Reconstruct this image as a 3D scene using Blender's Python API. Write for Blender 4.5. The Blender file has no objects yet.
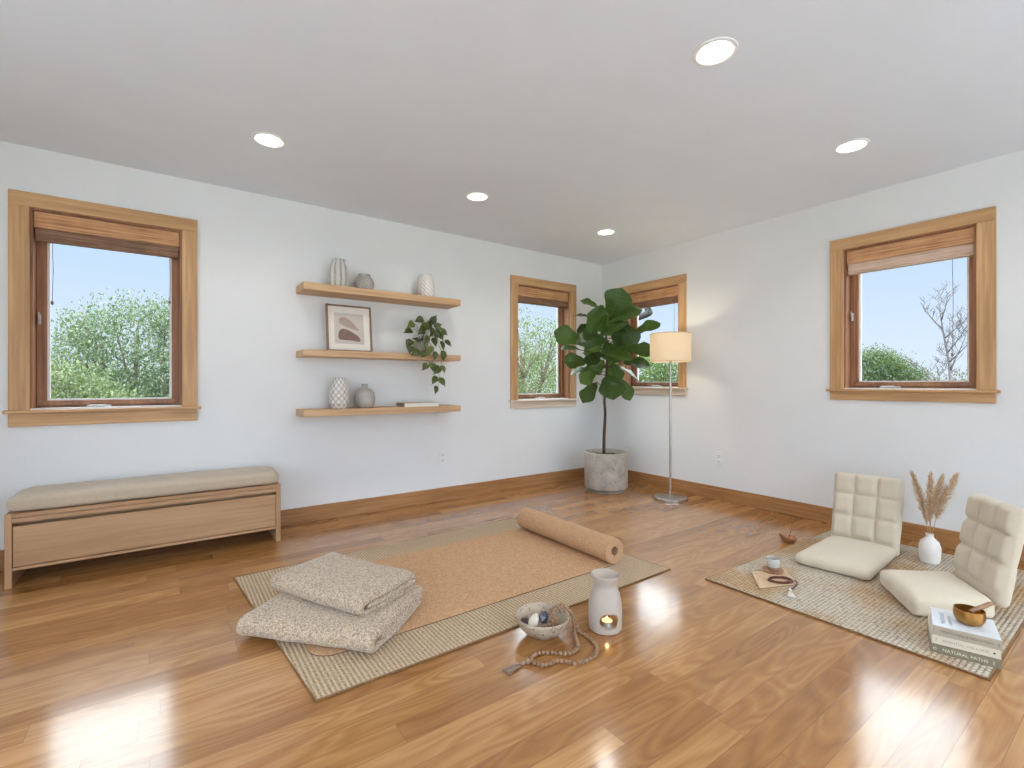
import bpy, bmesh, math, random
from mathutils import Vector, Matrix, noise, Euler

PI = math.pi
R = math.radians
sc = bpy.context.scene
C = sc.collection

# ------------------------------------------------------------------ camera
EYE = 1.064
cam_d = bpy.data.cameras.new('camera')
cam = bpy.data.objects.new('camera', cam_d)
C.objects.link(cam)
cam.location = (0, 0, EYE)
cam.rotation_euler = (R(90), 0, R(54.25 - 90))
cam_d.sensor_width = 36
cam_d.lens = 36 * 478 / 1024
cam_d.shift_y = -0.0005
cam_d.clip_start = 0.02
cam_d.clip_end = 400
sc.camera = cam

# ------------------------------------------------------------------ view
sc.view_settings.view_transform = 'Standard'
sc.view_settings.look = 'None'
sc.view_settings.exposure = -0.66
sc.view_settings.gamma = 1
sc.view_settings.use_curve_mapping = False
sc.cycles.use_denoising = True
sc.cycles.max_bounces = 14
sc.cycles.diffuse_bounces = 8
sc.cycles.glossy_bounces = 6
sc.cycles.transparent_max_bounces = 16
sc.cycles.sample_clamp_indirect = 10


def lin(c):
    return tuple(((x / 255) / 12.92 if x / 255 <= 0.04045 else ((x / 255 + 0.055) / 1.055) ** 2.4) for x in c) + (1,)


# ------------------------------------------------------------------ sky: pale blue low down, bright thin cloud above
SKY_LOW = 1.72
SKY_HIGH = 13.0
SKY_SUNWARD = 4.4      # hazy bright sky on the sun's side, behind the camera
world = bpy.data.worlds.new('sky')
sc.world = world
world.use_nodes = True
wn = world.node_tree
wn.nodes.clear()
w_out = wn.nodes.new('ShaderNodeOutputWorld')
w_bg = wn.nodes.new('ShaderNodeBackground')
w_tc = wn.nodes.new('ShaderNodeTexCoord')
w_sep = wn.nodes.new('ShaderNodeSeparateXYZ')
w_ramp = wn.nodes.new('ShaderNodeValToRGB')
w_str = wn.nodes.new('ShaderNodeMapRange')
wn.links.new(w_tc.outputs['Generated'], w_sep.inputs[0])
wn.links.new(w_sep.outputs['Z'], w_ramp.inputs[0])
wn.links.new(w_sep.outputs['Z'], w_str.inputs['Value'])
w_ramp.color_ramp.elements[0].position = 0.0
w_ramp.color_ramp.elements[0].color = lin((226, 238, 253))
w_ramp.color_ramp.elements[1].position = 0.20
w_ramp.color_ramp.elements[1].color = lin((200, 223, 255))
e = w_ramp.color_ramp.elements.new(0.32)
e.color = (0.87, 0.94, 1.0, 1)
w_str.interpolation_type = 'SMOOTHSTEP'
w_str.inputs['From Min'].default_value = 0.21
w_str.inputs['From Max'].default_value = 0.35
w_str.inputs['To Min'].default_value = SKY_LOW
w_str.inputs['To Max'].default_value = SKY_HIGH
wn.links.new(w_ramp.outputs[0], w_bg.inputs['Color'])
w_dot = wn.nodes.new('ShaderNodeVectorMath')
w_dot.operation = 'DOT_PRODUCT'
w_dot.inputs[1].default_value = (-0.42, -0.9, 0.1)
wn.links.new(w_tc.outputs['Generated'], w_dot.inputs[0])
w_sun = wn.nodes.new('ShaderNodeMapRange')
w_sun.interpolation_type = 'SMOOTHSTEP'
w_sun.inputs['From Min'].default_value = 0.05
w_sun.inputs['From Max'].default_value = 0.75
w_sun.inputs['To Min'].default_value = 0.0
w_sun.inputs['To Max'].default_value = SKY_SUNWARD
wn.links.new(w_dot.outputs['Value'], w_sun.inputs['Value'])
w_add = wn.nodes.new('ShaderNodeMath')
w_add.operation = 'ADD'
wn.links.new(w_str.outputs[0], w_add.inputs[0])
wn.links.new(w_sun.outputs[0], w_add.inputs[1])
wn.links.new(w_add.outputs[0], w_bg.inputs['Strength'])
wn.links.new(w_bg.outputs[0], w_out.inputs[0])

CAN_WATTS = 22.0       # each recessed ceiling light
LAMP_WATTS = 32.0      # the floor lamp's bulb


# ------------------------------------------------------------------ material helpers
class N:
    def __init__(s, name):
        s.m = bpy.data.materials.new(name)
        s.m.use_nodes = True
        s.t = s.m.node_tree
        s.b = s.t.nodes['Principled BSDF']
        s.out = s.t.nodes['Material Output']

    def n(s, typ, **kw):
        x = s.t.nodes.new(typ)
        for k, v in kw.items():
            if k.startswith('i_'):
                x.inputs[k[2:].replace('_', ' ')].default_value = v
            else:
                setattr(x, k, v)
        return x

    def l(s, a, b):
        s.t.links.new(a, b)

    def math(s, op, a, b=None, c=None):
        x = s.n('ShaderNodeMath', operation=op)
        for i, v in enumerate((a, b, c)):
            if v is None:
                continue
            if isinstance(v, (int, float)):
                x.inputs[i].default_value = v
            else:
                s.l(v, x.inputs[i])
        return x.outputs[0]

    def coords(s, scale=(1, 1, 1), rot=(0, 0, 0)):
        tc = s.n('ShaderNodeTexCoord')
        mp = s.n('ShaderNodeMapping')
        mp.inputs['Scale'].default_value = scale
        mp.inputs['Rotation'].default_value = rot
        s.l(tc.outputs['Object'], mp.inputs['Vector'])
        return mp.outputs[0]

    def noise(s, vec, scale, detail=3, rough=0.5, dist=0.0):
        x = s.n('ShaderNodeTexNoise')
        x.inputs['Scale'].default_value = scale
        x.inputs['Detail'].default_value = detail
        x.inputs['Roughness'].default_value = rough
        x.inputs['Distortion'].default_value = dist
        s.l(vec, x.inputs['Vector'])
        return x.outputs['Fac']

    def ramp(s, fac, stops):
        x = s.n('ShaderNodeValToRGB')
        cr = x.color_ramp
        while len(cr.elements) < len(stops):
            cr.elements.new(0.5)
        for el, (p, c) in zip(cr.elements, stops):
            el.position = p
            el.color = lin(c) if len(c) == 3 else c
        s.l(fac, x.inputs[0])
        return x.outputs[0]

    def mix(s, fac, a, b, blend='MIX'):
        x = s.n('ShaderNodeMix', data_type='RGBA', blend_type=blend)
        if isinstance(fac, (int, float)):
            x.inputs[0].default_value = fac
        else:
            s.l(fac, x.inputs[0])
        for i, v in ((6, a), (7, b)):
            if isinstance(v, tuple):
                x.inputs[i].default_value = v
            else:
                s.l(v, x.inputs[i])
        return x.outputs[2]

    def bump(s, h, strength=0.3, dist=0.002):
        x = s.n('ShaderNodeBump')
        x.inputs['Strength'].default_value = strength
        x.inputs['Distance'].default_value = dist
        s.l(h, x.inputs['Height'])
        s.l(x.outputs[0], s.b.inputs['Normal'])

    def set(s, **kw):
        for k, v in kw.items():
            k = k.replace('_', ' ')
            if isinstance(v, (int, float, tuple)):
                s.b.inputs[k].default_value = v
            else:
                s.l(v, s.b.inputs[k])
        return s


def plain(name, col, rough=0.5, var=0.06, scale=12, bump=0.0, bscale=200, **kw):
    """one colour with a slight natural mottle"""
    a = N(name)
    v = a.coords()
    c1 = tuple(max(0, x * (1 - var)) for x in col)
    c2 = tuple(min(255, x * (1 + var)) for x in col)
    a.set(Base_Color=a.ramp(a.noise(v, scale), [(0.3, c1), (0.7, c2)]), Roughness=rough, **kw)
    if bump:
        a.bump(a.noise(v, bscale, 2), bump, 0.001)
    return a.m


def wood(name, dark, mid, light, axis=0, rough=0.45, fine=60, coarse=7, bump=0.12):
    a = N(name)
    s1 = [fine, fine, fine]
    s1[axis] = fine * 0.035
    s2 = [coarse, coarse, coarse]
    s2[axis] = coarse * 0.12
    f = a.noise(a.coords(tuple(s1)), 1, 4, 0.6)
    g = a.noise(a.coords(tuple(s2)), 1, 3, 0.55, 0.8)
    k = a.math('ADD', a.math('MULTIPLY', f, 0.5), a.math('MULTIPLY', g, 0.5))
    a.set(Base_Color=a.ramp(k, [(0.36, dark), (0.5, mid), (0.64, light)]), Roughness=rough)
    a.bump(f, bump, 0.001)
    return a.m


def speckle(name, base, spots, scale=120, rough=0.6, amount=0.42, var=0.06, bump=0.15):
    a = N(name)
    v = a.coords()
    b = a.ramp(a.noise(v, 9), [(0.3, tuple(x * (1 - var) for x in base)), (0.7, tuple(min(255, x * (1 + var)) for x in base))])
    n = a.noise(v, scale, 2, 0.6)
    k = a.ramp(n, [(amount - 0.06, (255, 255, 255)), (amount, (0, 0, 0))])
    a.set(Base_Color=a.mix(k, b, lin(spots)), Roughness=rough)
    a.bump(n, bump, 0.001)
    return a.m


def fabric(name, c1, c2, scale=420, rough=0.95, bump=0.35, kind='noise', dist=0.002):
    a = N(name)
    v = a.coords()
    if kind == 'boucle':
        x = a.n('ShaderNodeTexVoronoi')
        x.inputs['Scale'].default_value = scale
        a.l(v, x.inputs['Vector'])
        h = a.math('SUBTRACT', 1.0, x.outputs['Distance'])
        h = a.math('ADD', a.math('MULTIPLY', h, 0.6), a.math('MULTIPLY', a.noise(v, scale * 0.6, 3), 0.5))
        a.set(Base_Color=a.ramp(h, [(0.35, c1), (0.75, c2)]))
    else:
        h = a.noise(v, scale, 3, 0.7)
        a.set(Base_Color=a.ramp(h, [(0.32, c1), (0.68, c2)]))
    a.set(Roughness=rough, Sheen_Weight=0.25, Sheen_Roughness=0.6, Specular_IOR_Level=0.15)
    a.bump(h, bump, dist)
    return a.m


M = {}
# --- painted walls, ceiling
M['wall'] = plain('white_wall_paint', (226, 226, 224), 0.7, 0.006, 3, 0.06, 260)
M['ceiling'] = plain('white_ceiling_paint', (222, 227, 233), 0.8, 0.006, 3, 0.05, 200)
M['white_plastic'] = plain('white_plastic', (228, 227, 224), 0.35, 0.01)
M['dark_slot'] = plain('dark_slot', (70, 68, 66), 0.6, 0.02)


def floor_material():
    a = N('oak_strip_floor')
    tc = a.n('ShaderNodeTexCoord')
    sep = a.n('ShaderNodeSeparateXYZ')
    a.l(tc.outputs['Object'], sep.inputs[0])
    X, Y = sep.outputs[0], sep.outputs[1]
    W, LEN = 0.095, 1.15
    yr = a.math('DIVIDE', Y, W)
    row = a.math('FLOOR', yr)
    wn1 = a.n('ShaderNodeTexWhiteNoise', noise_dimensions='1D')
    a.l(row, wn1.inputs['W'])
    xo = a.math('ADD', a.math('DIVIDE', X, LEN), a.math('MULTIPLY', wn1.outputs['Value'], 7.31))
    col = a.math('FLOOR', xo)
    comb = a.n('ShaderNodeCombineXYZ')
    a.l(row, comb.inputs[0])
    a.l(col, comb.inputs[1])
    wn2 = a.n('ShaderNodeTexWhiteNoise', noise_dimensions='3D')
    a.l(comb.outputs[0], wn2.inputs['Vector'])
    pid = wn2.outputs['Value']
    # seams
    fy = a.math('FRACT', yr)
    fx = a.math('FRACT', xo)
    ey = a.math('MULTIPLY', a.math('MINIMUM', fy, a.math('SUBTRACT', 1.0, fy)), W)
    ex = a.math('MULTIPLY', a.math('MINIMUM', fx, a.math('SUBTRACT', 1.0, fx)), LEN)
    ed = a.math('MINIMUM', ey, ex)
    seam = a.n('ShaderNodeMapRange')
    seam.inputs['From Min'].default_value = 0.0003
    seam.inputs['From Max'].default_value = 0.0012
    a.l(ed, seam.inputs['Value'])
    seam = seam.outputs[0]
    # grain, shifted per plank
    cv = a.n('ShaderNodeCombineXYZ')
    a.l(a.math('ADD', X, a.math('MULTIPLY', pid, 37.0)), cv.inputs[0])
    a.l(a.math('ADD', Y, a.math('MULTIPLY', pid, 11.0)), cv.inputs[1])
    a.l(a.math('MULTIPLY', pid, 5.0), cv.inputs[2])

    def scaled(sx, sy):
        m = a.n('ShaderNodeMapping')
        m.inputs['Scale'].default_value = (sx, sy, 1)
        a.l(cv.outputs[0], m.inputs['Vector'])
        return m.outputs[0]
    fine = a.noise(scaled(3, 85), 1, 3, 0.6)
    broad = a.noise(scaled(1.3, 12), 1, 3, 0.5, 0.6)
    # cathedral rings: contour lines of a stretched noise
    field = a.noise(scaled(1.6, 8.5), 1, 1, 0.4, 0.4)
    rings = a.math('ABSOLUTE', a.math('SUBTRACT', a.math('FRACT', a.math('MULTIPLY', field, 9.0)), 0.5))
    rings = a.math('MULTIPLY', rings, 2.0)
    tone = a.math('ADD', a.math('MULTIPLY', pid, 0.44), a.math('MULTIPLY', broad, 0.38))
    tone = a.math('ADD', tone, a.math('MULTIPLY', fine, 0.36))
    tone = a.math('ADD', tone, a.math('MULTIPLY', a.math('SUBTRACT', rings, 0.5), 0.24))
    colr = a.ramp(tone, [(0.22, FLOOR_C[0]), (0.57, FLOOR_C[1]), (0.94, FLOOR_C[2])])
    colr = a.mix(seam, lin(FLOOR_C[3]), colr)
    a.set(Base_Color=colr)
    rr = a.n('ShaderNodeMapRange')
    rr.inputs['To Min'].default_value = 0.15
    rr.inputs['To Max'].default_value = 0.24
    a.l(fine, rr.inputs['Value'])
    a.set(Roughness=rr.outputs[0], Specular_IOR_Level=0.46, Coat_Weight=0.45, Coat_Roughness=0.12)
    h = a.math('ADD', a.math('MULTIPLY', seam, 0.7), a.math('ADD', a.math('MULTIPLY', fine, 0.14), a.math('MULTIPLY', rings, 0.03)))
    a.bump(h, 0.10, 0.0012)
    return a.m


FLOOR_C = [(134, 88, 48), (160, 112, 64), (190, 142, 92), (122, 82, 48)]
M['floor'] = floor_material()
M['trim'] = wood('golden_fir_trim', (174, 132, 88), (196, 152, 104), (212, 170, 124), 0)
M['trim_v'] = wood('golden_fir_upright', (174, 132, 88), (196, 152, 104), (212, 170, 124), 2)
M['trim_y'] = wood('golden_fir_trim_side', (174, 132, 88), (196, 152, 104), (212, 170, 124), 1)
M['trim_pale'] = wood('pale_fir_sill', (196, 172, 148), (212, 192, 170), (226, 210, 192), 0)  # paler fir tone for the sills and aprons of two windows
M['sash'] = wood('brown_sash_wood', (118, 76, 50), (146, 98, 66), (166, 116, 80), 2)
M['base_x'] = wood('oak_baseboard', (138, 94, 52), (162, 114, 68), (182, 134, 88), 0)
M['base_y'] = wood('oak_baseboard_side', (138, 94, 52), (162, 114, 68), (182, 134, 88), 1)
M['bench'] = wood('light_oak_bench', (162, 122, 85), (175, 135, 97), (186, 148, 111), 0, 0.5)
M['bench_v'] = wood('light_oak_bench_side', (162, 122, 85), (175, 135, 97), (186, 148, 111), 2, 0.5)
M['shelf'] = wood('pale_oak_shelf', (178, 140, 100), (196, 158, 116), (210, 174, 134), 0, 0.5)
M['frame_wood'] = wood('walnut_frame', (108, 82, 60), (130, 100, 76), (148, 118, 92), 2, 0.5)
M['mallet'] = wood('mallet_wood', (120, 84, 58), (146, 106, 76), (166, 126, 94), 0, 0.5)
M['bead'] = wood('bead_wood', (112, 82, 58), (142, 108, 80), (166, 132, 102), 2, 0.45, 120, 60)
M['bead_dark'] = plain('dark_red_bead', (96, 52, 44), 0.35, 0.15, 90)
M['coaster'] = wood('coaster_wood', (150, 104, 76), (172, 126, 96), (190, 146, 114), 0, 0.5)
M['incense_wood'] = wood('incense_bowl_wood', (140, 92, 58), (166, 114, 76), (186, 134, 94), 0, 0.5)
M['stick'] = plain('incense_stick_brown', (112, 72, 50), 0.8)


def bamboo(name, stops):
    a = N(name)
    v = a.coords((3, 3, 130))
    k = a.noise(v, 1, 3, 0.6)
    w = a.noise(a.coords((9, 9, 4)), 1, 2)
    k2 = a.math('ADD', a.math('MULTIPLY', k, 0.8), a.math('MULTIPLY', w, 0.2))
    a.set(Base_Color=a.ramp(k2, stops), Roughness=0.6)
    a.bump(k, 0.5, 0.003)
    return a.m


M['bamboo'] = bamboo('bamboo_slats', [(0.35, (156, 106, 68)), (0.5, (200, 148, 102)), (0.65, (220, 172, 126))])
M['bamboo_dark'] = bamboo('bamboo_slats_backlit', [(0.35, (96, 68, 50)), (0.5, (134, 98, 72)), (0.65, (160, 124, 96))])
M['bamboo_daylit'] = bamboo('bamboo_slats_daylit', [(0.35, (176, 146, 124)), (0.5, (206, 178, 156)), (0.65, (224, 200, 180))])  # gathered slats painted paler for the daylight showing through them
M['cushion'] = fabric('beige_linen', (176, 158, 134), (204, 186, 162), 300)
M['chair'] = fabric('cream_upholstery', (194, 180, 158), (214, 201, 180), 420, bump=0.2)
M['blanket'] = fabric('fleece_boucle', (140, 120, 98), (206, 184, 160), 150, bump=0.9, kind='boucle', dist=0.006)
M['lamp_shade_rim'] = plain('shade_trim', (220, 196, 156), 0.8)
M['steel'] = plain('brushed_nickel', (176, 170, 162), 0.3, 0.04, 30, Metallic=1.0)
M['silver'] = plain('painted_silver', (190, 188, 184), 0.35, 0.03, Metallic=0.6)
M['concrete'] = speckle('pitted_concrete', (176, 168, 156), (120, 110, 98), 55, 0.85, 0.37, 0.10, 0.4)
M['soil'] = plain('potting_soil', (58, 44, 34), 0.95, 0.35, 90, 0.8, 120)
M['bark'] = plain('fig_bark', (72, 52, 42), 0.85, 0.25, 60, 0.4, 150)
M['candle_wax'] = plain('candle_wax', (240, 226, 190), 0.5, 0.02)
M['ceramic_white'] = plain('matt_white_ceramic', (176, 162, 150), 0.5, 0.02, 8, 0.08, 160)
M['white_vase'] = plain('white_stoneware', (224, 220, 214), 0.55, 0.02, 8, 0.06, 140)
M['bowl'] = speckle('speckled_stoneware_bowl', (172, 154, 134), (106, 84, 62), 70, 0.5, 0.41)
M['pebble'] = plain('pale_pebble', (206, 196, 182), 0.6, 0.06, 40)
M['crystal'] = plain('dark_crystal', (62, 62, 76), 0.25, 0.3, 60)
M['stone_brown'] = plain('tan_stone', (150, 124, 100), 0.6, 0.1, 50)
M['stone_dark'] = plain('dark_brown_stone', (66, 50, 44), 0.5, 0.1, 50)
M['tassel'] = plain('taupe_tassel', (138, 116, 102), 0.95, 0.15, 300)
M['tassel_white'] = plain('white_tassel', (214, 206, 196), 0.95, 0.1, 300)
M['cord'] = plain('taupe_cord', (120, 100, 86), 0.9)
M['aluminium'] = plain('tealight_aluminium', (196, 190, 182), 0.35, 0.03, Metallic=0.9)
M['cup'] = plain('pale_grey_glaze', (182, 180, 172), 0.35, 0.03, 30)
M['cup_base'] = plain('bare_clay', (150, 116, 92), 0.8, 0.06, 60)
M['tea'] = plain('tea_liquid', (96, 62, 36), 0.1, 0.02)
M['card'] = plain('tan_paper', (198, 166, 134), 0.8, 0.04, 60)
M['card_edge'] = plain('dark_paper_edge', (96, 72, 54), 0.8, 0.04)
M['paper'] = plain('book_pages', (222, 214, 198), 0.9, 0.04, 200)
M['book_white'] = plain('white_book_cover', (214, 218, 222), 0.4, 0.01)
M['book_spine'] = plain('grey_beige_spine', (168, 156, 138), 0.6, 0.02)
M['book_cream'] = plain('cream_book_cover', (206, 196, 176), 0.6, 0.02)
M['book_olive'] = plain('sage_book_cover', (122, 113, 92), 0.6, 0.03)
M['ink'] = plain('dark_ink', (92, 84, 74), 0.7)
M['ink_grey'] = plain('grey_ink', (148, 140, 126), 0.7)
M['ink_blue'] = plain('blue_grey_ink', (140, 156, 172), 0.7)
M['ink_pale'] = plain('pale_ink', (208, 202, 184), 0.7)
M['ink_black'] = plain('black_ink', (40, 36, 34), 0.7)
M['brass'] = plain('aged_bronze', (176, 132, 74), 0.3, 0.12, 25, Metallic=0.9)
M['mat_board'] = plain('ivory_mount', (226, 218, 206), 0.8, 0.01)
M['print_bg'] = plain('warm_grey_print', (196, 186, 176), 0.8, 0.02)
M['print_mid'] = plain('taupe_shape', (168, 150, 138), 0.8, 0.04, 30)
M['print_dark'] = plain('brown_shape', (128, 104, 94), 0.8, 0.08, 30)

M['vase_speckled'] = speckle('speckled_grey_stoneware', (176, 170, 160), (120, 112, 102), 190, 0.7, 0.46)
M['vase_bottle'] = speckle('grey_glaze', (170, 164, 158), (140, 134, 128), 150, 0.25, 0.44)
def groove_shade(name, kind, low, high):
    # shade of the relief painted into the colour: darker grooves, paler ridges
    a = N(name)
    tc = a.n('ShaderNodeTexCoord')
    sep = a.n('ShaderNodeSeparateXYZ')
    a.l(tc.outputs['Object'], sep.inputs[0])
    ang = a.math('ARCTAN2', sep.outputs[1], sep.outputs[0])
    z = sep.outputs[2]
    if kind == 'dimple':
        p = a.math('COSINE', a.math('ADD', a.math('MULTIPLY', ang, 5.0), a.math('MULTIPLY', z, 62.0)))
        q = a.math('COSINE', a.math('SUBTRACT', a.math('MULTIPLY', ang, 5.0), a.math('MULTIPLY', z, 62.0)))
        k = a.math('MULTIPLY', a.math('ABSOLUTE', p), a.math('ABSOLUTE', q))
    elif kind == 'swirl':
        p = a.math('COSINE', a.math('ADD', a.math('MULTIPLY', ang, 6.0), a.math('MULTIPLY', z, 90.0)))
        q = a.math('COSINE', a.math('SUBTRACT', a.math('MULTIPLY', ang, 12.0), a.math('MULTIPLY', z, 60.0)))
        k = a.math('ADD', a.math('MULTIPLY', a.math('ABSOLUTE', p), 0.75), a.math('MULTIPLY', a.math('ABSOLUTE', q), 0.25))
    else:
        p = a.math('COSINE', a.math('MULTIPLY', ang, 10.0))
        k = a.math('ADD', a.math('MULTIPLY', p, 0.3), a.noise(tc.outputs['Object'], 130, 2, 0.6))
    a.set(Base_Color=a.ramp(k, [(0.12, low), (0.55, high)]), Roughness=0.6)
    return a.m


M['vase_ribbed'] = groove_shade('ribbed_grey_groove_shade', 'rib', (146, 140, 132), (202, 198, 190))
M['vase_dimple'] = groove_shade('dimpled_white_groove_shade', 'dimple', (172, 164, 156), (222, 217, 210))
M['vase_swirl'] = groove_shade('swirled_white_groove_shade', 'swirl', (164, 156, 148), (222, 217, 210))
M['book_low'] = plain('grey_linen_book', (198, 192, 184), 0.7, 0.03)
M['book_low_spine'] = plain('brown_book_spine', (138, 118, 100), 0.7, 0.05)
M['plume'] = fabric('pampas_plume', (156, 120, 86), (228, 198, 160), 120, bump=0.8)
M['stem'] = plain('dry_stem', (176, 150, 110), 0.8)
M['gutter'] = plain('dark_brown_metal', (34, 29, 28), 0.5)
M['grass'] = plain('outdoor_grass', (66, 74, 44), 0.95, 0.25, 0.6)
M['trunk'] = plain('tree_bark', (98, 84, 72), 0.9, 0.2, 5)
M['twig'] = plain('bare_twig_bark', (92, 86, 86), 0.9, 0.1, 5)


def cork():
    a = N('cork')
    v = a.coords()
    n1 = a.noise(v, 260, 3, 0.7)
    n2 = a.noise(v, 90, 2, 0.6)
    k = a.math('ADD', a.math('MULTIPLY', n1, 0.65), a.math('MULTIPLY', n2, 0.35))
    a.set(Base_Color=a.ramp(k, [(0.34, (146, 106, 74)), (0.48, (184, 144, 108)), (0.66, (208, 172, 136))]), Roughness=0.85, Specular_IOR_Level=0.2)
    a.bump(n1, 0.2, 0.001)
    return a.m


M['cork'] = cork()
M['mat_edge'] = plain('dark_rubber_back', (72, 44, 30), 0.8)


def rib_rug():
    # flat weave: fine ribs running across the rug (along Y), little knots along each rib
    a = N('ribbed_flatweave')
    tc = a.n('ShaderNodeTexCoord')
    sep = a.n('ShaderNodeSeparateXYZ')
    a.l(tc.outputs['Object'], sep.inputs[0])
    X, Y = sep.outputs[0], sep.outputs[1]
    rib = a.math('SINE', a.math('MULTIPLY', X, 2 * PI / 0.017))
    idx = a.math('FLOOR', a.math('DIVIDE', X, 0.017))
    knot = a.math('SINE', a.math('ADD', a.math('MULTIPLY', Y, 2 * PI / 0.011), a.math('MULTIPLY', idx, PI)))
    n = a.noise(tc.outputs['Object'], 120, 3, 0.7)
    h = a.math('ADD', a.math('MULTIPLY', rib, 0.34), a.math('MULTIPLY', knot, 0.14))
    k = a.math('ADD', a.math('ADD', a.math('MULTIPLY', h, 0.35), 0.5), a.math('MULTIPLY', a.math('SUBTRACT', n, 0.5), 1.0))
    a.set(Base_Color=a.ramp(k, [(0.16, (92, 68, 46)), (0.42, (166, 142, 114)), (0.75, (212, 192, 166))]), Roughness=0.95, Specular_IOR_Level=0.1)
    a.bump(h, 0.8, 0.004)
    return a.m


def jute_rug():
    # chunky basket weave: rows of braids along X, alternate stitches
    a = N('chunky_jute_weave')
    tc = a.n('ShaderNodeTexCoord')
    sep = a.n('ShaderNodeSeparateXYZ')
    a.l(tc.outputs['Object'], sep.inputs[0])
    X, Y = sep.outputs[0], sep.outputs[1]
    rowf = a.math('DIVIDE', Y, 0.0165)
    idx = a.math('FLOOR', rowf)
    ridge = a.math('SINE', a.math('MULTIPLY', a.math('FRACT', rowf), PI))
    st = a.math('SINE', a.math('ADD', a.math('MULTIPLY', X, 2 * PI / 0.024), a.math('MULTIPLY', idx, PI)))
    h = a.math('ADD', a.math('MULTIPLY', ridge, 0.6), a.math('MULTIPLY', st, 0.28))
    n = a.noise(tc.outputs['Object'], 70, 3, 0.7)
    big = a.noise(tc.outputs['Object'], 2.2, 2, 0.5)
    k = a.math('ADD', a.math('MULTIPLY', h, 0.34), a.math('MULTIPLY', n, 0.78))
    warm = a.ramp(k, [(0.2, (88, 62, 40)), (0.46, (168, 138, 104)), (0.78, (200, 174, 138))])
    cool = a.ramp(k, [(0.2, (92, 78, 66)), (0.45, (178, 164, 146)), (0.8, (214, 204, 190))])
    f = a.ramp(big, [(0.42, (0, 0, 0)), (0.58, (255, 255, 255))])
    a.set(Base_Color=a.mix(f, warm, cool), Roughness=0.95, Specular_IOR_Level=0.1)
    a.bump(h, 0.8, 0.004)
    return a.m


M['rib_rug'] = rib_rug()
M['jute_rug'] = jute_rug()
M['rug_binding'] = plain('jute_binding', (120, 88, 58), 0.95, 0.15, 150)


def glass_pane():
    a = N('window_glass')
    t = a.t
    t.nodes.remove(a.b)
    tr = t.nodes.new('ShaderNodeBsdfTransparent')
    tr.inputs[0].default_value = (0.97, 0.985, 0.98, 1)
    gl = t.nodes.new('ShaderNodeBsdfGlossy')
    gl.inputs['Roughness'].default_value = 0.0
    fr = t.nodes.new('ShaderNodeFresnel')
    fr.inputs[0].default_value = 1.08
    mx = t.nodes.new('ShaderNodeMixShader')
    t.links.new(fr.outputs[0], mx.inputs[0])
    t.links.new(tr.outputs[0], mx.inputs[1])
    t.links.new(gl.outputs[0], mx.inputs[2])
    t.links.new(mx.outputs[0], a.out.inputs[0])
    return a.m


M['glass'] = glass_pane()


def emitter(name, col, strength):
    a = N(name)
    a.set(Base_Color=lin(col), Emission_Color=lin(col), Emission_Strength=strength)
    return a.m


M['can_glow'] = emitter('lit_downlight_lens', (255, 252, 244), 9.0)
M['bulb'] = emitter('lit_bulb', (255, 206, 140), 12.0)
M['flame'] = emitter('candle_flame', (255, 200, 96), 14.0)


def shade_material():
    a = N('linen_lamp_shade')
    t = a.t
    v = a.coords((90, 90, 260))
    n = a.noise(v, 1, 2)
    col = a.ramp(n, [(0.3, (242, 232, 212)), (0.7, (250, 242, 226))])
    t.nodes.remove(a.b)
    d = t.nodes.new('ShaderNodeBsdfDiffuse')
    tl = t.nodes.new('ShaderNodeBsdfTranslucent')
    t.links.new(col, d.inputs[0])
    t.links.new(col, tl.inputs[0])
    mx = t.nodes.new('ShaderNodeMixShader')
    mx.inputs[0].default_value = 0.55
    t.links.new(d.outputs[0], mx.inputs[1])
    t.links.new(tl.outputs[0], mx.inputs[2])
    t.links.new(mx.outputs[0], a.out.inputs[0])
    return a.m


M['shade'] = shade_material()


def leaf_material(name, cols, rough=0.4, translucent=0.25, spec=0.5, glow=(170, 190, 70)):
    a = N(name)
    g = a.n('ShaderNodeNewGeometry')
    base = a.ramp(g.outputs['Random Per Island'], [(i / (len(cols) - 1), c) for i, c in enumerate(cols)])
    a.set(Base_Color=base, Roughness=rough, Specular_IOR_Level=spec)
    tl = a.n('ShaderNodeBsdfTranslucent')
    bright = a.mix(0.5, base, lin(glow))
    a.l(bright, tl.inputs[0])
    mx = a.n('ShaderNodeMixShader')
    mx.inputs[0].default_value = translucent
    a.l(a.b.outputs[0], mx.inputs[1])
    a.l(tl.outputs[0], mx.inputs[2])
    a.l(mx.outputs[0], a.out.inputs[0])
    return a.m


M['fig_leaf'] = leaf_material('fig_leaf', [(30, 54, 18), (50, 82, 26), (36, 64, 20), (104, 130, 44), (42, 70, 24)], 0.38, 0.15, 0.35)
M['fig_vein'] = plain('fig_leaf_vein', (84, 106, 46), 0.5)
M['pothos'] = leaf_material('pothos_leaf', [(40, 48, 24), (70, 84, 34), (52, 66, 28), (98, 108, 48)], 0.35, 0.18)
M['vine'] = plain('green_vine', (96, 104, 60), 0.6)
M['tree_a'] = leaf_material('willow_leaf', [(63, 80, 50), (93, 108, 71), (48, 67, 38), (120, 129, 99), (77, 96, 56)], 0.5, 0.26, 0.5, (116, 146, 104))
M['tree_b'] = leaf_material('maple_leaf', [(50, 74, 36), (69, 95, 47), (41, 64, 33), (90, 110, 66)], 0.5, 0.3)
M['tree_c'] = leaf_material('spring_leaf', [(74, 90, 52), (101, 111, 71), (60, 79, 43), (121, 127, 99)], 0.5, 0.28, 0.5, (140, 160, 90))
M['tree_d'] = leaf_material('dark_tree_leaf', [(38, 56, 36), (50, 69, 43), (60, 80, 50)], 0.5, 0.2)


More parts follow.
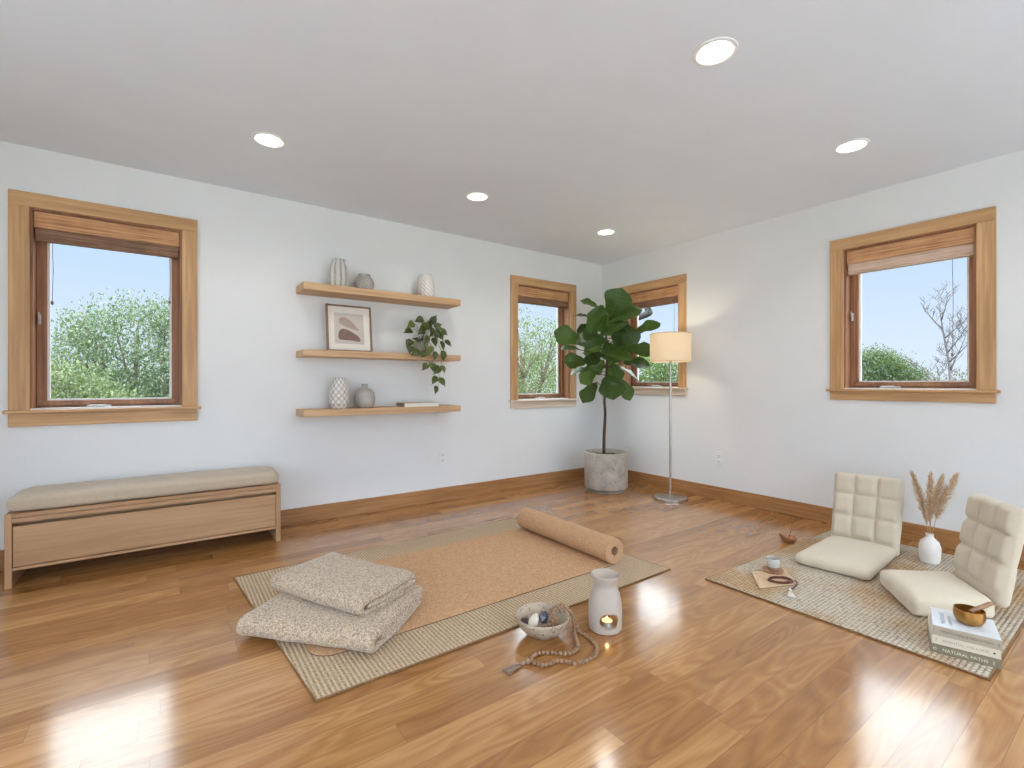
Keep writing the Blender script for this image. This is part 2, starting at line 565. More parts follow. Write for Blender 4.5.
# ------------------------------------------------------------------ object helpers
def obj(name, bm, mat, parent=None, smooth=False, label=None, auto=None):
    me = bpy.data.meshes.new(name)
    bmesh.ops.recalc_face_normals(bm, faces=bm.faces[:])
    bm.to_mesh(me)
    bm.free()
    if smooth or auto:
        for p in me.polygons:
            p.use_smooth = True
        if auto:
            me.set_sharp_from_angle(angle=R(auto))
    for m in (mat if isinstance(mat, (list, tuple)) else [mat]):
        me.materials.append(m)
    o = bpy.data.objects.new(name, me)
    C.objects.link(o)
    if parent:
        o.parent = parent
    if label:
        o['label'] = label
    return o


def tag(o, label, cat, group=None):
    o['label'] = label
    o['category'] = cat
    if group:
        o['group'] = group
    return o


def thing(name, label, cat, loc=(0, 0, 0), rz=0.0, group=None):
    o = bpy.data.objects.new(name, None)
    o.empty_display_size = 0.1
    C.objects.link(o)
    o.location = loc
    o.rotation_euler = (0, 0, rz)
    return tag(o, label, cat, group)


def structure(o):
    o['kind'] = 'structure'
    return o


def struct_empty(name, loc=(0, 0, 0), rz=0.0):
    o = bpy.data.objects.new(name, None)
    C.objects.link(o)
    o.location = loc
    o.rotation_euler = (0, 0, rz)
    return structure(o)


def new():
    return bmesh.new()


def box(bm, x0, x1, y0, y1, z0, z1, bev=0.0, seg=2):
    r = bmesh.ops.create_cube(bm, size=1.0)
    vs = r['verts']
    for v in vs:
        v.co = Vector((x0 + (v.co.x + .5) * (x1 - x0), y0 + (v.co.y + .5) * (y1 - y0), z0 + (v.co.z + .5) * (z1 - z0)))
    if bev:
        es = list({e for v in vs for e in v.link_edges})
        bmesh.ops.bevel(bm, geom=es, offset=bev, segments=seg, profile=0.5, affect='EDGES')
    return bm


def lathe(bm, prof, seg=48, c=(0, 0, 0), rib=None, close=False):
    """revolve (r, z) points about Z; r = 0 ends become poles"""
    rings = []
    for r, z in prof:
        if r < 1e-6:
            rings.append([bm.verts.new((c[0], c[1], c[2] + z))])
        else:
            ring = []
            for i in range(seg):
                a = 2 * PI * i / seg
                rr = r * (rib(a, z) if rib else 1)
                ring.append(bm.verts.new((c[0] + rr * math.cos(a), c[1] + rr * math.sin(a), c[2] + z)))
            rings.append(ring)
    pairs = list(zip(rings[:-1], rings[1:]))
    if close:
        pairs.append((rings[-1], rings[0]))
    for A_, B_ in pairs:
        for i in range(seg):
            j = (i + 1) % seg
            if len(A_) == 1 and len(B_) == 1:
                break
            if len(A_) == 1:
                bm.faces.new((A_[0], B_[i], B_[j]))
            elif len(B_) == 1:
                bm.faces.new((A_[i], A_[j], B_[0]))
            else:
                bm.faces.new((A_[i], A_[j], B_[j], B_[i]))
    return bm


def tube(bm, pts, rad, seg=8, cap=True, closed=False):
    pts = [Vector(p) for p in pts]
    n = len(pts)
    rads = rad if isinstance(rad, (list, tuple)) else [rad] * n
    rings = []
    ref = None
    for i, p in enumerate(pts):
        if closed:
            d = pts[(i + 1) % n] - pts[i - 1]
        else:
            d = pts[min(i + 1, n - 1)] - pts[max(i - 1, 0)]
        d.normalize()
        if ref is None:
            ref = d.orthogonal().normalized()
        ref = (ref - d * ref.dot(d))
        if ref.length < 1e-5:
            ref = d.orthogonal()
        ref.normalize()
        b = d.cross(ref)
        rings.append([bm.verts.new(p + (ref * math.cos(2 * PI * k / seg) + b * math.sin(2 * PI * k / seg)) * rads[i]) for k in range(seg)])
    prs = list(zip(rings[:-1], rings[1:]))
    if closed:
        prs.append((rings[-1], rings[0]))
    for A_, B_ in prs:
        for k in range(seg):
            j = (k + 1) % seg
            bm.faces.new((A_[k], A_[j], B_[j], B_[k]))
    if cap and not closed:
        bm.faces.new(rings[0][::-1])
        bm.faces.new(rings[-1])
    return bm


def smooth_path(pts, k=6, closed=False):
    """Catmull-Rom through the points"""
    pts = [Vector(p) for p in pts]
    n = len(pts)
    out = []
    rng = range(n) if closed else range(n - 1)
    for i in rng:
        g = (lambda q: pts[q % n]) if closed else (lambda q: pts[max(0, min(n - 1, q))])
        p0, p1, p2, p3 = g(i - 1), g(i), g(i + 1), g(i + 2)
        for j in range(k):
            t = j / k
            out.append(0.5 * ((2 * p1) + (p2 - p0) * t + (2 * p0 - 5 * p1 + 4 * p2 - p3) * t * t + (3 * p1 - p0 - 3 * p2 + p3) * t ** 3))
    if not closed:
        out.append(pts[-1])
    return out


def resample(pts, step):
    out = [pts[0].copy()]
    acc = 0.0
    for a, b in zip(pts[:-1], pts[1:]):
        seg = (b - a).length
        while acc + seg >= step:
            t = (step - acc) / seg
            a = a + (b - a) * t
            out.append(a.copy())
            seg = (b - a).length
            acc = 0.0
        acc += seg
    return out


def rounded_box(bm, sx, sy, sz, r, cuts=20, c=(0, 0, 0), disp=None, mat=None):
    """soft cornered block centred on c; disp(co, normal) moves the surface"""
    t = bmesh.new()
    bmesh.ops.create_cube(t, size=1.0)
    bmesh.ops.subdivide_edges(t, edges=t.edges[:], cuts=cuts, use_grid_fill=True)
    half = Vector((sx / 2, sy / 2, sz / 2))
    for v in t.verts:
        p = Vector((v.co.x * sx, v.co.y * sy, v.co.z * sz))
        rr = Vector((min(r, half.x), min(r, half.y), min(r, half.z)))
        inner = Vector([max(-half[i] + rr[i], min(half[i] - rr[i], p[i])) for i in range(3)])
        d = p - inner
        if d.length > 1e-9:
            nrm = d.normalized()
            p = inner + nrm * r
        else:
            nrm = Vector((0, 0, 1))
        if disp:
            p = disp(p, nrm)
        v.co = p
    if mat is not None:
        t.transform(mat)
    bmesh.ops.translate(t, verts=t.verts[:], vec=Vector(c))
    me = bpy.data.meshes.new('tmp')
    t.to_mesh(me)
    t.free()
    bm.from_mesh(me)
    bpy.data.meshes.remove(me)
    return bm


def prism(bm, poly, z0, z1, bev=0.0):
    vs0 = [bm.verts.new((x, y, z0)) for x, y in poly]
    vs1 = [bm.verts.new((x, y, z1)) for x, y in poly]
    n = len(poly)
    bm.faces.new(vs0[::-1])
    top = bm.faces.new(vs1)
    for i in range(n):
        j = (i + 1) % n
        bm.faces.new((vs0[i], vs0[j], vs1[j], vs1[i]))
    if bev:
        bmesh.ops.bevel(bm, geom=list(top.edges), offset=bev, segments=2, profile=0.5, affect='EDGES')
    return bm


def disc(bm, r, z0, z1, seg=32, c=(0, 0), bev=0.0):
    return prism(bm, [(c[0] + r * math.cos(2 * PI * i / seg), c[1] + r * math.sin(2 * PI * i / seg)) for i in range(seg)], z0, z1, bev)


# ------------------------------------------------------------------ the room
XB, YA, HC = 4.09, 3.894, 2.44         # right wall, back wall, ceiling
XL, YF = -2.0, -1.75                   # left wall, front wall behind the camera
T = 0.17

W1 = (-0.651, 0.077, 0.918, 2.088)     # back wall openings: x0, x1, z0, z1
W2 = (2.866, 3.582, 0.905, 2.068)
W3 = (2.863, 3.542, 1.032, 2.046)      # right wall openings: y0, y1, z0, z1
W4 = (0.724, 1.446, 1.032, 2.058)
W5 = (-1.3, 3.7, 0.04, 2.30)           # wide glazed doors added behind the camera for daylight: x0, x1, z0, z1
W6 = (-0.9, 2.2, 0.04, 2.30)           # glazed doors added in the left wall, outside the view, for daylight: y0, y1, z0, z1


def wall_mesh(a0, a1, openings, plane, depth, axis):
    bm = new()
    cuts = sorted({a0, a1} | {o[0] for o in openings} | {o[1] for o in openings})
    for u0, u1 in zip(cuts[:-1], cuts[1:]):
        um = (u0 + u1) / 2
        spans = [(0.0, HC)]
        for o in openings:
            if o[0] < um < o[1]:
                spans = [(0.0, o[2]), (o[3], HC)]
        for z0, z1 in spans:
            if z1 - z0 < 1e-4:
                continue
            p0, p1 = sorted((plane, plane + depth))
            if axis == 'x':
                box(bm, u0, u1, p0, p1, z0, z1)
            else:
                box(bm, p0, p1, u0, u1, z0, z1)
    return bm


structure(obj('wall_back', wall_mesh(XL - T, XB + T, [W1, W2], YA, T, 'x'), M['wall']))
structure(obj('wall_right', wall_mesh(YF, YA, [W3, W4], XB, T, 'y'), M['wall']))
structure(obj('wall_left', wall_mesh(YF, YA, [W6], XL, -T, 'y'), M['wall']))
structure(obj('wall_front', wall_mesh(XL - T, XB + T, [W5], YF, -T, 'x'), M['wall']))
structure(obj('floor', box(new(), XL - T, XB + T, YF - T, YA + T, -0.12, 0.0), M['floor']))
structure(obj('ceiling', box(new(), XL - T, XB + T, YF - T, YA + T, HC, HC + 0.15), M['ceiling']))
structure(obj('baseboard_back', box(new(), XL, XB, YA - 0.016, YA, 0, 0.12, 0.003, 1), M['base_x']))
structure(obj('baseboard_right', box(new(), XB - 0.016, XB, YF, YA - 0.016, 0, 0.12, 0.003, 1), M['base_y']))
structure(obj('baseboard_left', box(new(), XL, XL + 0.016, YF, YA - 0.016, 0, 0.12, 0.003, 1), M['base_y']))


# ------------------------------------------------------------------ windows
def window(name, loc, rz, w, z0, z1, apron, shade_drop, blind_label, blind_dark, cords, crank_x, top_case=0.083, sill_mat='trim'):
    """local frame: x along the wall, +y out of the room, wall face at y = 0, origin at the opening's left end"""
    r = struct_empty(name, loc, rz)
    cs = 0.086
    for nm, x0, x1 in (('side_casing', -cs, 0.0), ('side_casing', w, w + cs)):
        obj(nm, box(new(), x0, x1, -0.02, 0, z0 - 0.008, z1, 0.002, 1), M['trim_v'], r)
    obj('head_casing', box(new(), -cs, w + cs, -0.021, 0, z1, z1 + top_case, 0.002, 1), M['trim'], r)
    obj('stool', box(new(), -cs - 0.02, w + cs + 0.02, -0.046, 0.10, z0 - 0.026, z0 - 0.008, 0.004, 2), M[sill_mat], r)
    obj('apron', box(new(), -cs, w + cs, -0.019, 0, apron, z0 - 0.026, 0.002, 1), M[sill_mat], r)
    # jamb lining
    j = new()
    box(j, 0, 0.012, 0, T, z0, z1)
    box(j, w - 0.012, w, 0, T, z0, z1)
    box(j, 0.012, w - 0.012, 0, T, z1 - 0.012, z1)
    box(j, 0.012, w - 0.012, 0.10, T, z0 - 0.008, z0 + 0.012)
    obj('jamb_liner', j, M['sash'], r)
    # stepped stop + sash
    s = new()
    for (i0, d0, d1) in ((0.012, 0.085, 0.11), (0.03, 0.105, 0.15)):
        i1 = i0 + 0.026
        box(s, i0, i1, d0, d1, z0 + 0.012, z1 - 0.012, 0.002, 1)
        box(s, w - i1, w - i0, d0, d1, z0 + 0.012, z1 - 0.012, 0.002, 1)
        box(s, i1, w - i1, d0, d1, z0 + 0.012, z0 + 0.012 + 0.03, 0.002, 1)
        box(s, i1, w - i1, d0, d1, z1 - 0.05, z1 - 0.012, 0.002, 1)
    sash = obj('sash', s, M['sash'], r)
    p = new()
    for a0, a1, b0, b1 in ((0.056, 0.068, z0 + 0.04, z1 - 0.05), (w - 0.068, w - 0.056, z0 + 0.04, z1 - 0.05),
                           (0.068, w - 0.068, z0 + 0.04, z0 + 0.052)):
        box(p, a0, a1, 0.118, 0.138, b0, b1)
    obj('glazing_bead', p, M['white_plastic'], sash)
    obj('pane', box(new(), 0.056, w - 0.056, 0.126, 0.130, z0 + 0.04, z1 - 0.05), M['glass'], sash)
    # casement operator and lock lever
    k = new()
    box(k, crank_x - 0.06, crank_x + 0.06, 0.062, 0.10, z0 - 0.008, z0 + 0.012, 0.005, 2)
    box(k, crank_x - 0.05, crank_x + 0.035, 0.052, 0.064, z0 + 0.002, z0 + 0.014, 0.004, 2)
    obj('crank_operator', k, M['silver'], r)
    k = new()
    box(k, 0.022, 0.034, 0.066, 0.085, z0 + 0.50, z0 + 0.56, 0.003, 2)
    tube(k, [(0.028, 0.068, z0 + 0.52), (0.03, 0.05, z0 + 0.535), (0.03, 0.045, z0 + 0.57)], 0.005, 6)
    obj('lock_lever', k, M['silver'], r)
    # woven blind, raised: a front valance with the gathered shade behind and below it
    b = thing('roman_blind', blind_label, 'blind', loc, rz, 'woven wood blinds raised in the windows')
    v = new()
    zt = z1 - 0.013
    x0, x1 = 0.014, w - 0.014
    box(v, x0, x1, 0.012, 0.022, zt - 0.095, zt, 0.002, 1)
    box(v, x0, x1, 0.006, 0.013, zt - 0.060, zt - 0.052, 0.001, 1)
    box(v, x0, x1, 0.008, 0.013, zt - 0.095, zt - 0.088, 0.001, 1)
    obj('valance', v, M['bamboo'], b)
    f = new()
    nf = 5
    for i in range(nf):
        y0 = 0.024 + 0.010 * i
        drop = shade_drop - 0.006 * ((i * 3) % nf)
        box(f, x0 + 0.004, x1 - 0.004, y0, y0 + 0.008, zt - drop, zt - 0.004, 0.002, 1)
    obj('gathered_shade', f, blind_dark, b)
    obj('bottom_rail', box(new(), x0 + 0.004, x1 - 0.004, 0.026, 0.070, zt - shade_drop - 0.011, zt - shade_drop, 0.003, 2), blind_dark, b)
    for i, (cx, ln) in enumerate(cords):
        cd = new()
        tube(cd, [(cx, 0.030, zt - shade_drop - 0.008), (cx + 0.004, 0.032, zt - shade_drop - ln * 0.5), (cx, 0.030, zt - shade_drop - ln)], 0.0016, 5)
        lathe(cd, [(0, 0.0), (0.006, -0.006), (0.007, -0.022), (0, -0.028)], 8, (cx, 0.030, zt - shade_drop - ln))
        obj('pull_cord', cd, M['cord'], b)
    return r


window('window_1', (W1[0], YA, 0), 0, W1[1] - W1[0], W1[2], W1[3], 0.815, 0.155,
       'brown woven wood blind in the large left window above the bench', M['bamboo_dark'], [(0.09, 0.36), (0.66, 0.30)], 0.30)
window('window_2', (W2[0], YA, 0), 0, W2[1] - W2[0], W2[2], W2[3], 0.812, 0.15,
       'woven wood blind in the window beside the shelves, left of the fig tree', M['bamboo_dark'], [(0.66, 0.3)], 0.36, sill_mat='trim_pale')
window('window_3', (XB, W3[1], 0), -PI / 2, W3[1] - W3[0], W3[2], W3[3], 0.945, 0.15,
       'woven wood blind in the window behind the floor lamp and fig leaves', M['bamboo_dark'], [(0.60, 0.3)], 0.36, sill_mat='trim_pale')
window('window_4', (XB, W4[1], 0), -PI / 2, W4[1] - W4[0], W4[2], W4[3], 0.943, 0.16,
       'woven wood blind in the right window above the cream floor seats', M['bamboo_daylit'], [(0.60, 0.62)], 0.26)
# unseen glazed doors, added to let fill daylight into the room
def fill_doors(name, loc, rz, w, z0, z1, n):
    r = struct_empty(name, loc, rz)
    f = new()
    for k in range(n + 1):
        x = k * (w - 0.07) / n
        box(f, x, x + 0.07, 0.05, 0.12, z0, z1)
    box(f, 0, w, 0.055, 0.115, z0, z0 + 0.07)
    box(f, 0, w, 0.055, 0.115, z1 - 0.07, z1)
    obj('sash', f, M['sash'], r)
    for k in range(n):
        x = k * (w - 0.07) / n
        obj('pane', box(new(), x + 0.07, x + (w - 0.07) / n, 0.082, 0.088, z0 + 0.07, z1 - 0.07), M['glass'], r)


fill_doors('fill_doors_rear', (W5[1], YF, 0), PI, W5[1] - W5[0], W5[2], W5[3], 4)
fill_doors('fill_doors_left', (XL, W6[0], 0), PI / 2, W6[1] - W6[0], W6[2], W6[3], 3)
structure(obj('bounce_slab', box(box(new(), XL - 5, XB + 3, YF - T - 6, YF - T, -0.25, -0.05), XL - T - 5, XL - T, YF - T, YA, -0.25, -0.05), plain('bounce_slab_pale', (224, 230, 238), 0.8, 0.02)))  # pale slab out of view, added to bounce sky light onto the ceiling

# ------------------------------------------------------------------ outdoors (first floor room: ground is about 3 m below)
GZ = -3.2
structure(obj('ground', box(new(), -150, 150, -150, 150, GZ - 0.2, GZ), M['grass']))


# unseen roofs added to hold back high sky light at the doors
structure(obj('sky_block_roof', box(box(new(), XL - T - 1.5, XB + T, YF - T - 1.5, YF - T, HC + 0.02, HC + 0.14), XL - T - 1.5, XL - T, YF - T, YA, HC + 0.02, HC + 0.14), M['ceiling']))


def rand_unit(rng):
    while True:
        v = Vector((rng.uniform(-1, 1), rng.uniform(-1, 1), rng.uniform(-1, 1)))
        if 0.05 < v.length <= 1:
            return v


def tree(name, label, base, blobs, n, size, mat, seed, group='trees beyond the windows', shell=0.55, trunk_r=0.16):
    """blobs: ellipsoids (x, y, z, rx, ry, rz) in world metres"""
    rng = random.Random(seed)
    t = thing(name, label, 'tree', (base[0], base[1], GZ), 0, group)
    o = Vector((base[0], base[1], GZ))
    tb = new()
    bx = sum(b[0] for b in blobs) / len(blobs)
    by = sum(b[1] for b in blobs) / len(blobs)
    bz = min(b[2] - b[5] * 0.5 for b in blobs)
    top = Vector((bx, by, bz)) - o
    tube(tb, smooth_path([(0, 0, 0), (0.08, -0.05, top.z * 0.4), (top.x * 0.6, top.y * 0.6, top.z * 0.8), top], 4),
         [trunk_r * (1 - 0.5 * i / 12) for i in range(13)], 8)
    for b in blobs:
        c = Vector(b[:3]) - o
        mid = top.lerp(c, 0.5) + Vector((rng.uniform(-.2, .2), rng.uniform(-.2, .2), 0.1))
        tube(tb, smooth_path([top * 0.9, mid, c + Vector((0, 0, b[5] * 0.6))], 4), [trunk_r * 0.45 * (1 - 0.9 * i / 8) + 0.006 for i in range(9)], 6)
        for q in range(5):
            d = rand_unit(rng)
            tip = c + Vector((d.x * b[3], d.y * b[4], d.z * b[5])) * 0.95
            tube(tb, smooth_path([mid, mid.lerp(tip, .5) + Vector((0, 0, .08)), tip], 3), [trunk_r * 0.16 * (1 - 0.9 * i / 6) + 0.004 for i in range(7)], 5)
    obj('trunk', tb, M['trunk'], t, True)
    fb = new()
    vol = [b[3] * b[4] * b[5] for b in blobs]
    for b, vv in zip(blobs, vol):
        k = int(n * vv / sum(vol))
        # leaves in little sprays so that sky shows between them
        for s in range(max(1, k // 7)):
            d = rand_unit(rng)
            d = d.normalized() * (shell + (1 - shell) * rng.random() ** 0.6) * (1 + 0.14 * rng.uniform(-1, 1))
            cc = Vector((b[0] + d.x * b[3], b[1] + d.y * b[4], b[2] + d.z * b[5])) - o
            for q in range(7):
                p = cc + Vector((rng.gauss(0, 1), rng.gauss(0, 1), rng.gauss(0, .8))) * size * 1.3
                m = Euler((rng.uniform(0, PI), rng.uniform(0, PI), rng.uniform(0, 2 * PI))).to_matrix()
                ln = size * rng.uniform(0.7, 1.3)
                wd = ln * 0.5
                q4 = [Vector((-ln / 2, 0, 0)), Vector((0, -wd / 2, ln * .08)), Vector((ln / 2, 0, 0)), Vector((0, wd / 2, ln * .08))]
                fb.faces.new([fb.verts.new(p + m @ x) for x in q4])
    obj('foliage', fb, mat, t)
    return t


# left window: a broad willow with a smaller bush to its left
tree('leafy_tree', 'broad silvery green tree filling the lower half of the large left window', (-0.75, 11.4),
     [(-0.45, 11.4, 1.55, 1.15, 0.9, 1.15), (0.25, 11.2, 1.1, 0.9, 0.8, 1.6), (-1.35, 11.9, 1.1, 0.75, 0.7, 1.25), (-0.7, 11.5, 0.2, 1.6, 0.9, 1.1),
      (-1.33, 12.0, 2.15, 0.32, 0.3, 0.45)],
     32000, 0.062, M['tree_a'], 5)
tree('leafy_shrub', 'low yellow green bush at the bottom left of the large left window', (-1.35, 8.9),
     [(-1.22, 9.0, 0.66, 0.62, 0.5, 0.70), (-0.75, 8.75, 0.42, 0.6, 0.5, 0.62)], 14000, 0.055, M['tree_c'], 6)
# farther trees that close the horizon
tree('far_tree', 'hazy far tree behind the broad silvery tree outside the left window', (-4.6, 19.5),
     [(-4.6, 19.5, 0.6, 2.4, 1.6, 1.9), (-2.4, 20.2, 0.3, 2.2, 1.5, 1.6)], 7000, 0.13, M['tree_d'], 14)
tree('far_tree', 'far low green tree behind the round dark tree outside the right window', (26.0, 5.5),
     [(26.0, 7.0, 0.0, 1.8, 2.6, 1.3), (26.5, 3.4, -0.3, 1.8, 2.4, 1.2)], 7000, 0.14, M['tree_d'], 15)
# window beside the fig
tree('airy_tree', 'thin leaved pale tree with sky showing through, outside the window left of the fig tree', (6.2, 8.2),
     [(6.1, 8.3, 1.9, 0.85, 0.7, 0.8), (6.6, 7.6, 1.7, 0.8, 0.7, 0.9), (5.7, 8.3, 1.1, 0.7, 0.6, 0.8), (6.4, 7.9, 0.6, 1.2, 0.8, 0.8)],
     9000, 0.058, M['tree_c'], 7, shell=0.2, trunk_r=0.12)
tree('hedge_tree', 'greener tree standing behind the pale tree left of the fig', (8.6, 11.2),
     [(8.6, 11.2, 0.9, 1.7, 1.2, 1.1), (7.7, 11.8, 0.8, 1.0, 1.0, 1.0)], 12000, 0.07, M['tree_b'], 8)
# window behind the lamp
tree('dense_tree', 'dense green tree low in the window behind the floor lamp', (12.0, 8.8),
     [(11.3, 9.4, 1.3, 1.1, 0.9, 0.85), (12.4, 8.4, 1.25, 1.0, 0.9, 0.9), (13.2, 7.9, 1.2, 0.8, 0.8, 0.8)], 16000, 0.075, M['tree_b'], 9)
# right window
tree('round_tree', 'small round dark green tree in the lower left of the right window', (17.0, 5.0),
     [(16.7, 5.2, 1.35, 0.85, 0.8, 0.72), (17.3, 4.75, 1.1, 0.75, 0.7, 0.65)], 12000, 0.075, M['tree_d'], 10)


def bare_tree():
    rng = random.Random(21)
    base = Vector((13.36, 2.7, GZ))
    t = thing('bare_tree', 'leafless grey tree with fine branches in the lower right of the right window', 'tree', base, 0, 'trees beyond the windows')
    bm = new()

    def grow(p, d, ln, r, lev):
        n = 4
        pts = [p]
        q = p.copy()
        dd = d.copy()
        for i in range(n):
            dd = (dd + Vector((rng.uniform(-.16, .16), rng.uniform(-.16, .16), 0.06))).normalized()
            q = q + dd * ln / n
            pts.append(q.copy())
        tube(bm, pts, [max(0.0045, r * (1 - 0.7 * i / n)) for i in range(n + 1)], 5 if lev < 2 else 3)
        if lev >= 3:
            return
        for k in range(5 if lev else 14):
            s = (0.25 if lev else 0.10) + (0.72 if lev else 0.86) * (k + rng.random() * .5) / (5.5 if lev else 14.5)
            i = min(n - 1, int(s * n))
            bp = pts[i].lerp(pts[i + 1], s * n - i if s * n - i <= 1 else 1)
            ax = Vector((rng.uniform(-1, 1), rng.uniform(-1, 1), rng.uniform(-.2, .2))).normalized()
            nd = (dd * 0.62 + ax * 0.8).normalized()
            nd.z = abs(nd.z) * 0.9 + 0.25
            grow(bp, nd.normalized(), ln * (rng.uniform(0.36, 0.52) if lev else rng.uniform(0.24, 0.36) * (1.15 - 0.5 * s)), r * 0.42, lev + 1)
    p = Vector((0, 0, 0))
    tube(bm, [p, (0.03, 0, 1.6), (0, 0.02, 3.2)], [0.08, 0.06, 0.042], 8)
    grow(Vector((0, 0.02, 3.2)), Vector((0.02, -0.02, 1)), 2.9, 0.034, 0)
    obj('branches', bm, M['twig'], t, True)


bare_tree()
tree('brush', 'pale scrub at the foot of the bare tree in the right window', (15.3, 2.75),
     [(15.1, 3.0, 0.82, 0.55, 0.6, 0.5), (15.5, 2.4, 0.78, 0.55, 0.6, 0.45)], 2600, 0.07, leaf_material('scrub_leaf', [(90, 88, 84), (72, 73, 64), (102, 99, 93)], 0.7, 0.2), 12, shell=0.2)

# gutter with its bracket and elbow outside the corner
g = thing('gutter', 'dark brown rain gutter end outside the window behind the lamp', 'gutter', (4.72, 3.3, 2.07))
gb = new()
pr = [(-0.05, 0.0), (-0.045, -0.03), (-0.02, -0.05), (0.02, -0.05), (0.045, -0.03), (0.05, 0.0), (0.046, 0.0), (0.04, -0.026), (0.018, -0.046), (-0.018, -0.046), (-0.04, -0.026), (-0.046, 0.0)]
ra = [gb.verts.new((x, -0.75, z)) for x, z in pr]
rb = [gb.verts.new((x, 0.52, z)) for x, z in pr]
for i in range(len(pr)):
    j = (i + 1) % len(pr)
    gb.faces.new((ra[i], ra[j], rb[j], rb[i]))
gb.faces.new(ra)
gb.faces.new(rb)
obj('trough', gb, M['gutter'], g)
eb = new()
tube(eb, smooth_path([(0, 0.44, -0.03), (0, 0.44, -0.10), (-0.03, 0.40, -0.16), (-0.16, 0.47, -0.22), (-0.30, 0.56, -0.30), (-0.36, 0.60, -0.40), (-0.36, 0.60, -1.4)], 5), 0.04, 12)
obj('downspout', eb, M['gutter'], g, True)
for y in (-0.3, 0.30):
    obj('bracket', box(new(), -0.455, -0.04, y, y + 0.03, -0.012, 0.0), M['gutter'], g)

# ------------------------------------------------------------------ recessed ceiling lights
CANS = [((0.464, 2.994), 'recessed round ceiling light nearest the large left window'),
        ((1.849, 3.003), 'recessed round ceiling light in front of the floating shelves'),
        ((3.229, 3.025), 'smallest recessed round ceiling light, in the far corner near the fig tree'),
        ((3.214, 1.098), 'recessed round ceiling light nearest the right window'),
        ((1.843, 1.118), 'largest recessed round ceiling light, at the top edge of the view')]


def can_trim():
    return lathe(new(), [(0.088, 0.0), (0.086, -0.004), (0.074, -0.006), (0.070, 0.0), (0.062, -0.001), (0.060, 0.0)], 40, close=True)


def copy_tree(o, parent=None):
    c = o.copy()
    C.objects.link(c)
    if parent:
        c.parent = parent
    for ch in list(o.children):
        copy_tree(ch, c)
    return c


c0 = None
for (x, y), lab in CANS:
    if c0 is None:
        c0 = thing('ceiling_light', lab, 'ceiling light', (x, y, HC), 0, 'recessed ceiling lights')
        obj('trim_ring', can_trim(), M['white_plastic'], c0, auto=40)
        obj('lens', disc(new(), 0.066, -0.0035, -0.0005, 40), M['can_glow'], c0)
        ld = bpy.data.lights.new('downlight', 'SPOT')
        ld.energy = CAN_WATTS
        ld.color = (1.0, 0.97, 0.92)
        ld.spot_size = R(150)
        ld.spot_blend = 0.6
        ld.shadow_soft_size = 0.06
        lo = bpy.data.objects.new('downlight', ld)
        C.objects.link(lo)
        lo.parent = c0
        lo.location = (0, 0, -0.02)
    else:
        c = copy_tree(c0)
        c.location = (x, y, HC)
        c['label'] = lab


# ------------------------------------------------------------------ wall outlets
def outlet(name, loc, rz, lab):
    t = thing(name, lab, 'outlet', loc, rz, 'white wall outlets')
    obj('cover_plate', box(new(), -0.037, 0.037, -0.006, 0, -0.06, 0.06, 0.003, 2), M['white_plastic'], t)
    for z in (-0.024, 0.024):
        s = obj('socket', rounded_box(new(), 0.034, 0.006, 0.03, 0.0029, 3, (0, -0.0065, z)), M['white_plastic'], t)
        sl = new()
        box(sl, -0.009, -0.006, -0.0102, -0.009, z - 0.002, z + 0.009)
        box(sl, 0.006, 0.009, -0.0102, -0.009, z - 0.002, z + 0.009)
        box(sl, -0.003, 0.003, -0.0102, -0.009, z - 0.011, z - 0.006)
        obj('slots', sl, M['dark_slot'], s)


outlet('wall_outlet', (2.025, YA, 0.392), 0, 'white wall outlet below the floating shelves, left wall')
outlet('wall_outlet', (XB, 2.44, 0.378), -PI / 2, 'white wall outlet on the right wall, right of the floor lamp')

# ------------------------------------------------------------------ bench and its cushion
BX0, BX1, BY0, BY1, BH = -0.685, 0.618, 3.53, 3.876, 0.385
t = thing('storage_bench', 'long light oak storage bench against the left wall with one wide drawer', 'bench', ((BX0 + BX1) / 2, (BY0 + BY1) / 2, 0))
hx, hy = (BX1 - BX0) / 2, (BY1 - BY0) / 2
for s in (-1, 1):
    x0, x1 = sorted((s * hx, s * (hx - 0.028)))
    obj('side_panel', box(new(), x0, x1, -hy, hy, 0, BH, 0.002, 1), M['bench_v'], t)
ix = hx - 0.028
obj('top_panel', box(new(), -ix, ix, -hy, hy, BH - 0.022, BH, 0.002, 1), M['bench'], t)
obj('top_rail', box(new(), -ix, ix, -hy, -hy + 0.02, BH - 0.048, BH - 0.024, 0.0015, 1), M['bench'], t)
obj('bottom_panel', box(new(), -ix, ix, -hy, hy, 0.088, 0.104, 0.002, 1), M['bench'], t)
obj('back_panel', box(new(), -ix, ix, hy - 0.015, hy, 0.104, BH - 0.022), M['bench'], t)
d = obj('drawer', box(new(), -ix + 0.003, ix - 0.003, -hy + 0.001, -hy + 0.022, 0.108, BH - 0.066, 0.002, 1), M['bench'], t)
obj('finger_pull', box(new(), -ix + 0.003, ix - 0.003, -hy + 0.060, -hy + 0.066, BH - 0.085, BH - 0.024), M['bench'], d)


def cush_disp(sx, sy, h, puff, jit=0.0, seed=0):
    def f(p, n):
        u, v = p.x / (sx / 2), p.y / (sy / 2)
        k = max(0, 1 - u * u * u * u) * max(0, 1 - v * v)
        q = p.copy()
        if p.z > 0:
            q.z += puff * k
        if jit:
            q += n * jit * noise.noise(Vector((p.x * 9 + seed, p.y * 9, p.z * 9)))
        return q
    return f


cw, cd = 1.290, 0.345
o = obj('bench_cushion', rounded_box(new(), cw, cd, 0.080, 0.028, 22, (0, 0, 0.043), cush_disp(cw, cd, .080, 0.012, 0.004)), M['cushion'], smooth=True)
o.location = (-0.036, 3.706, BH)
tag(o, 'beige linen seat cushion lying on the oak storage bench', 'cushion')

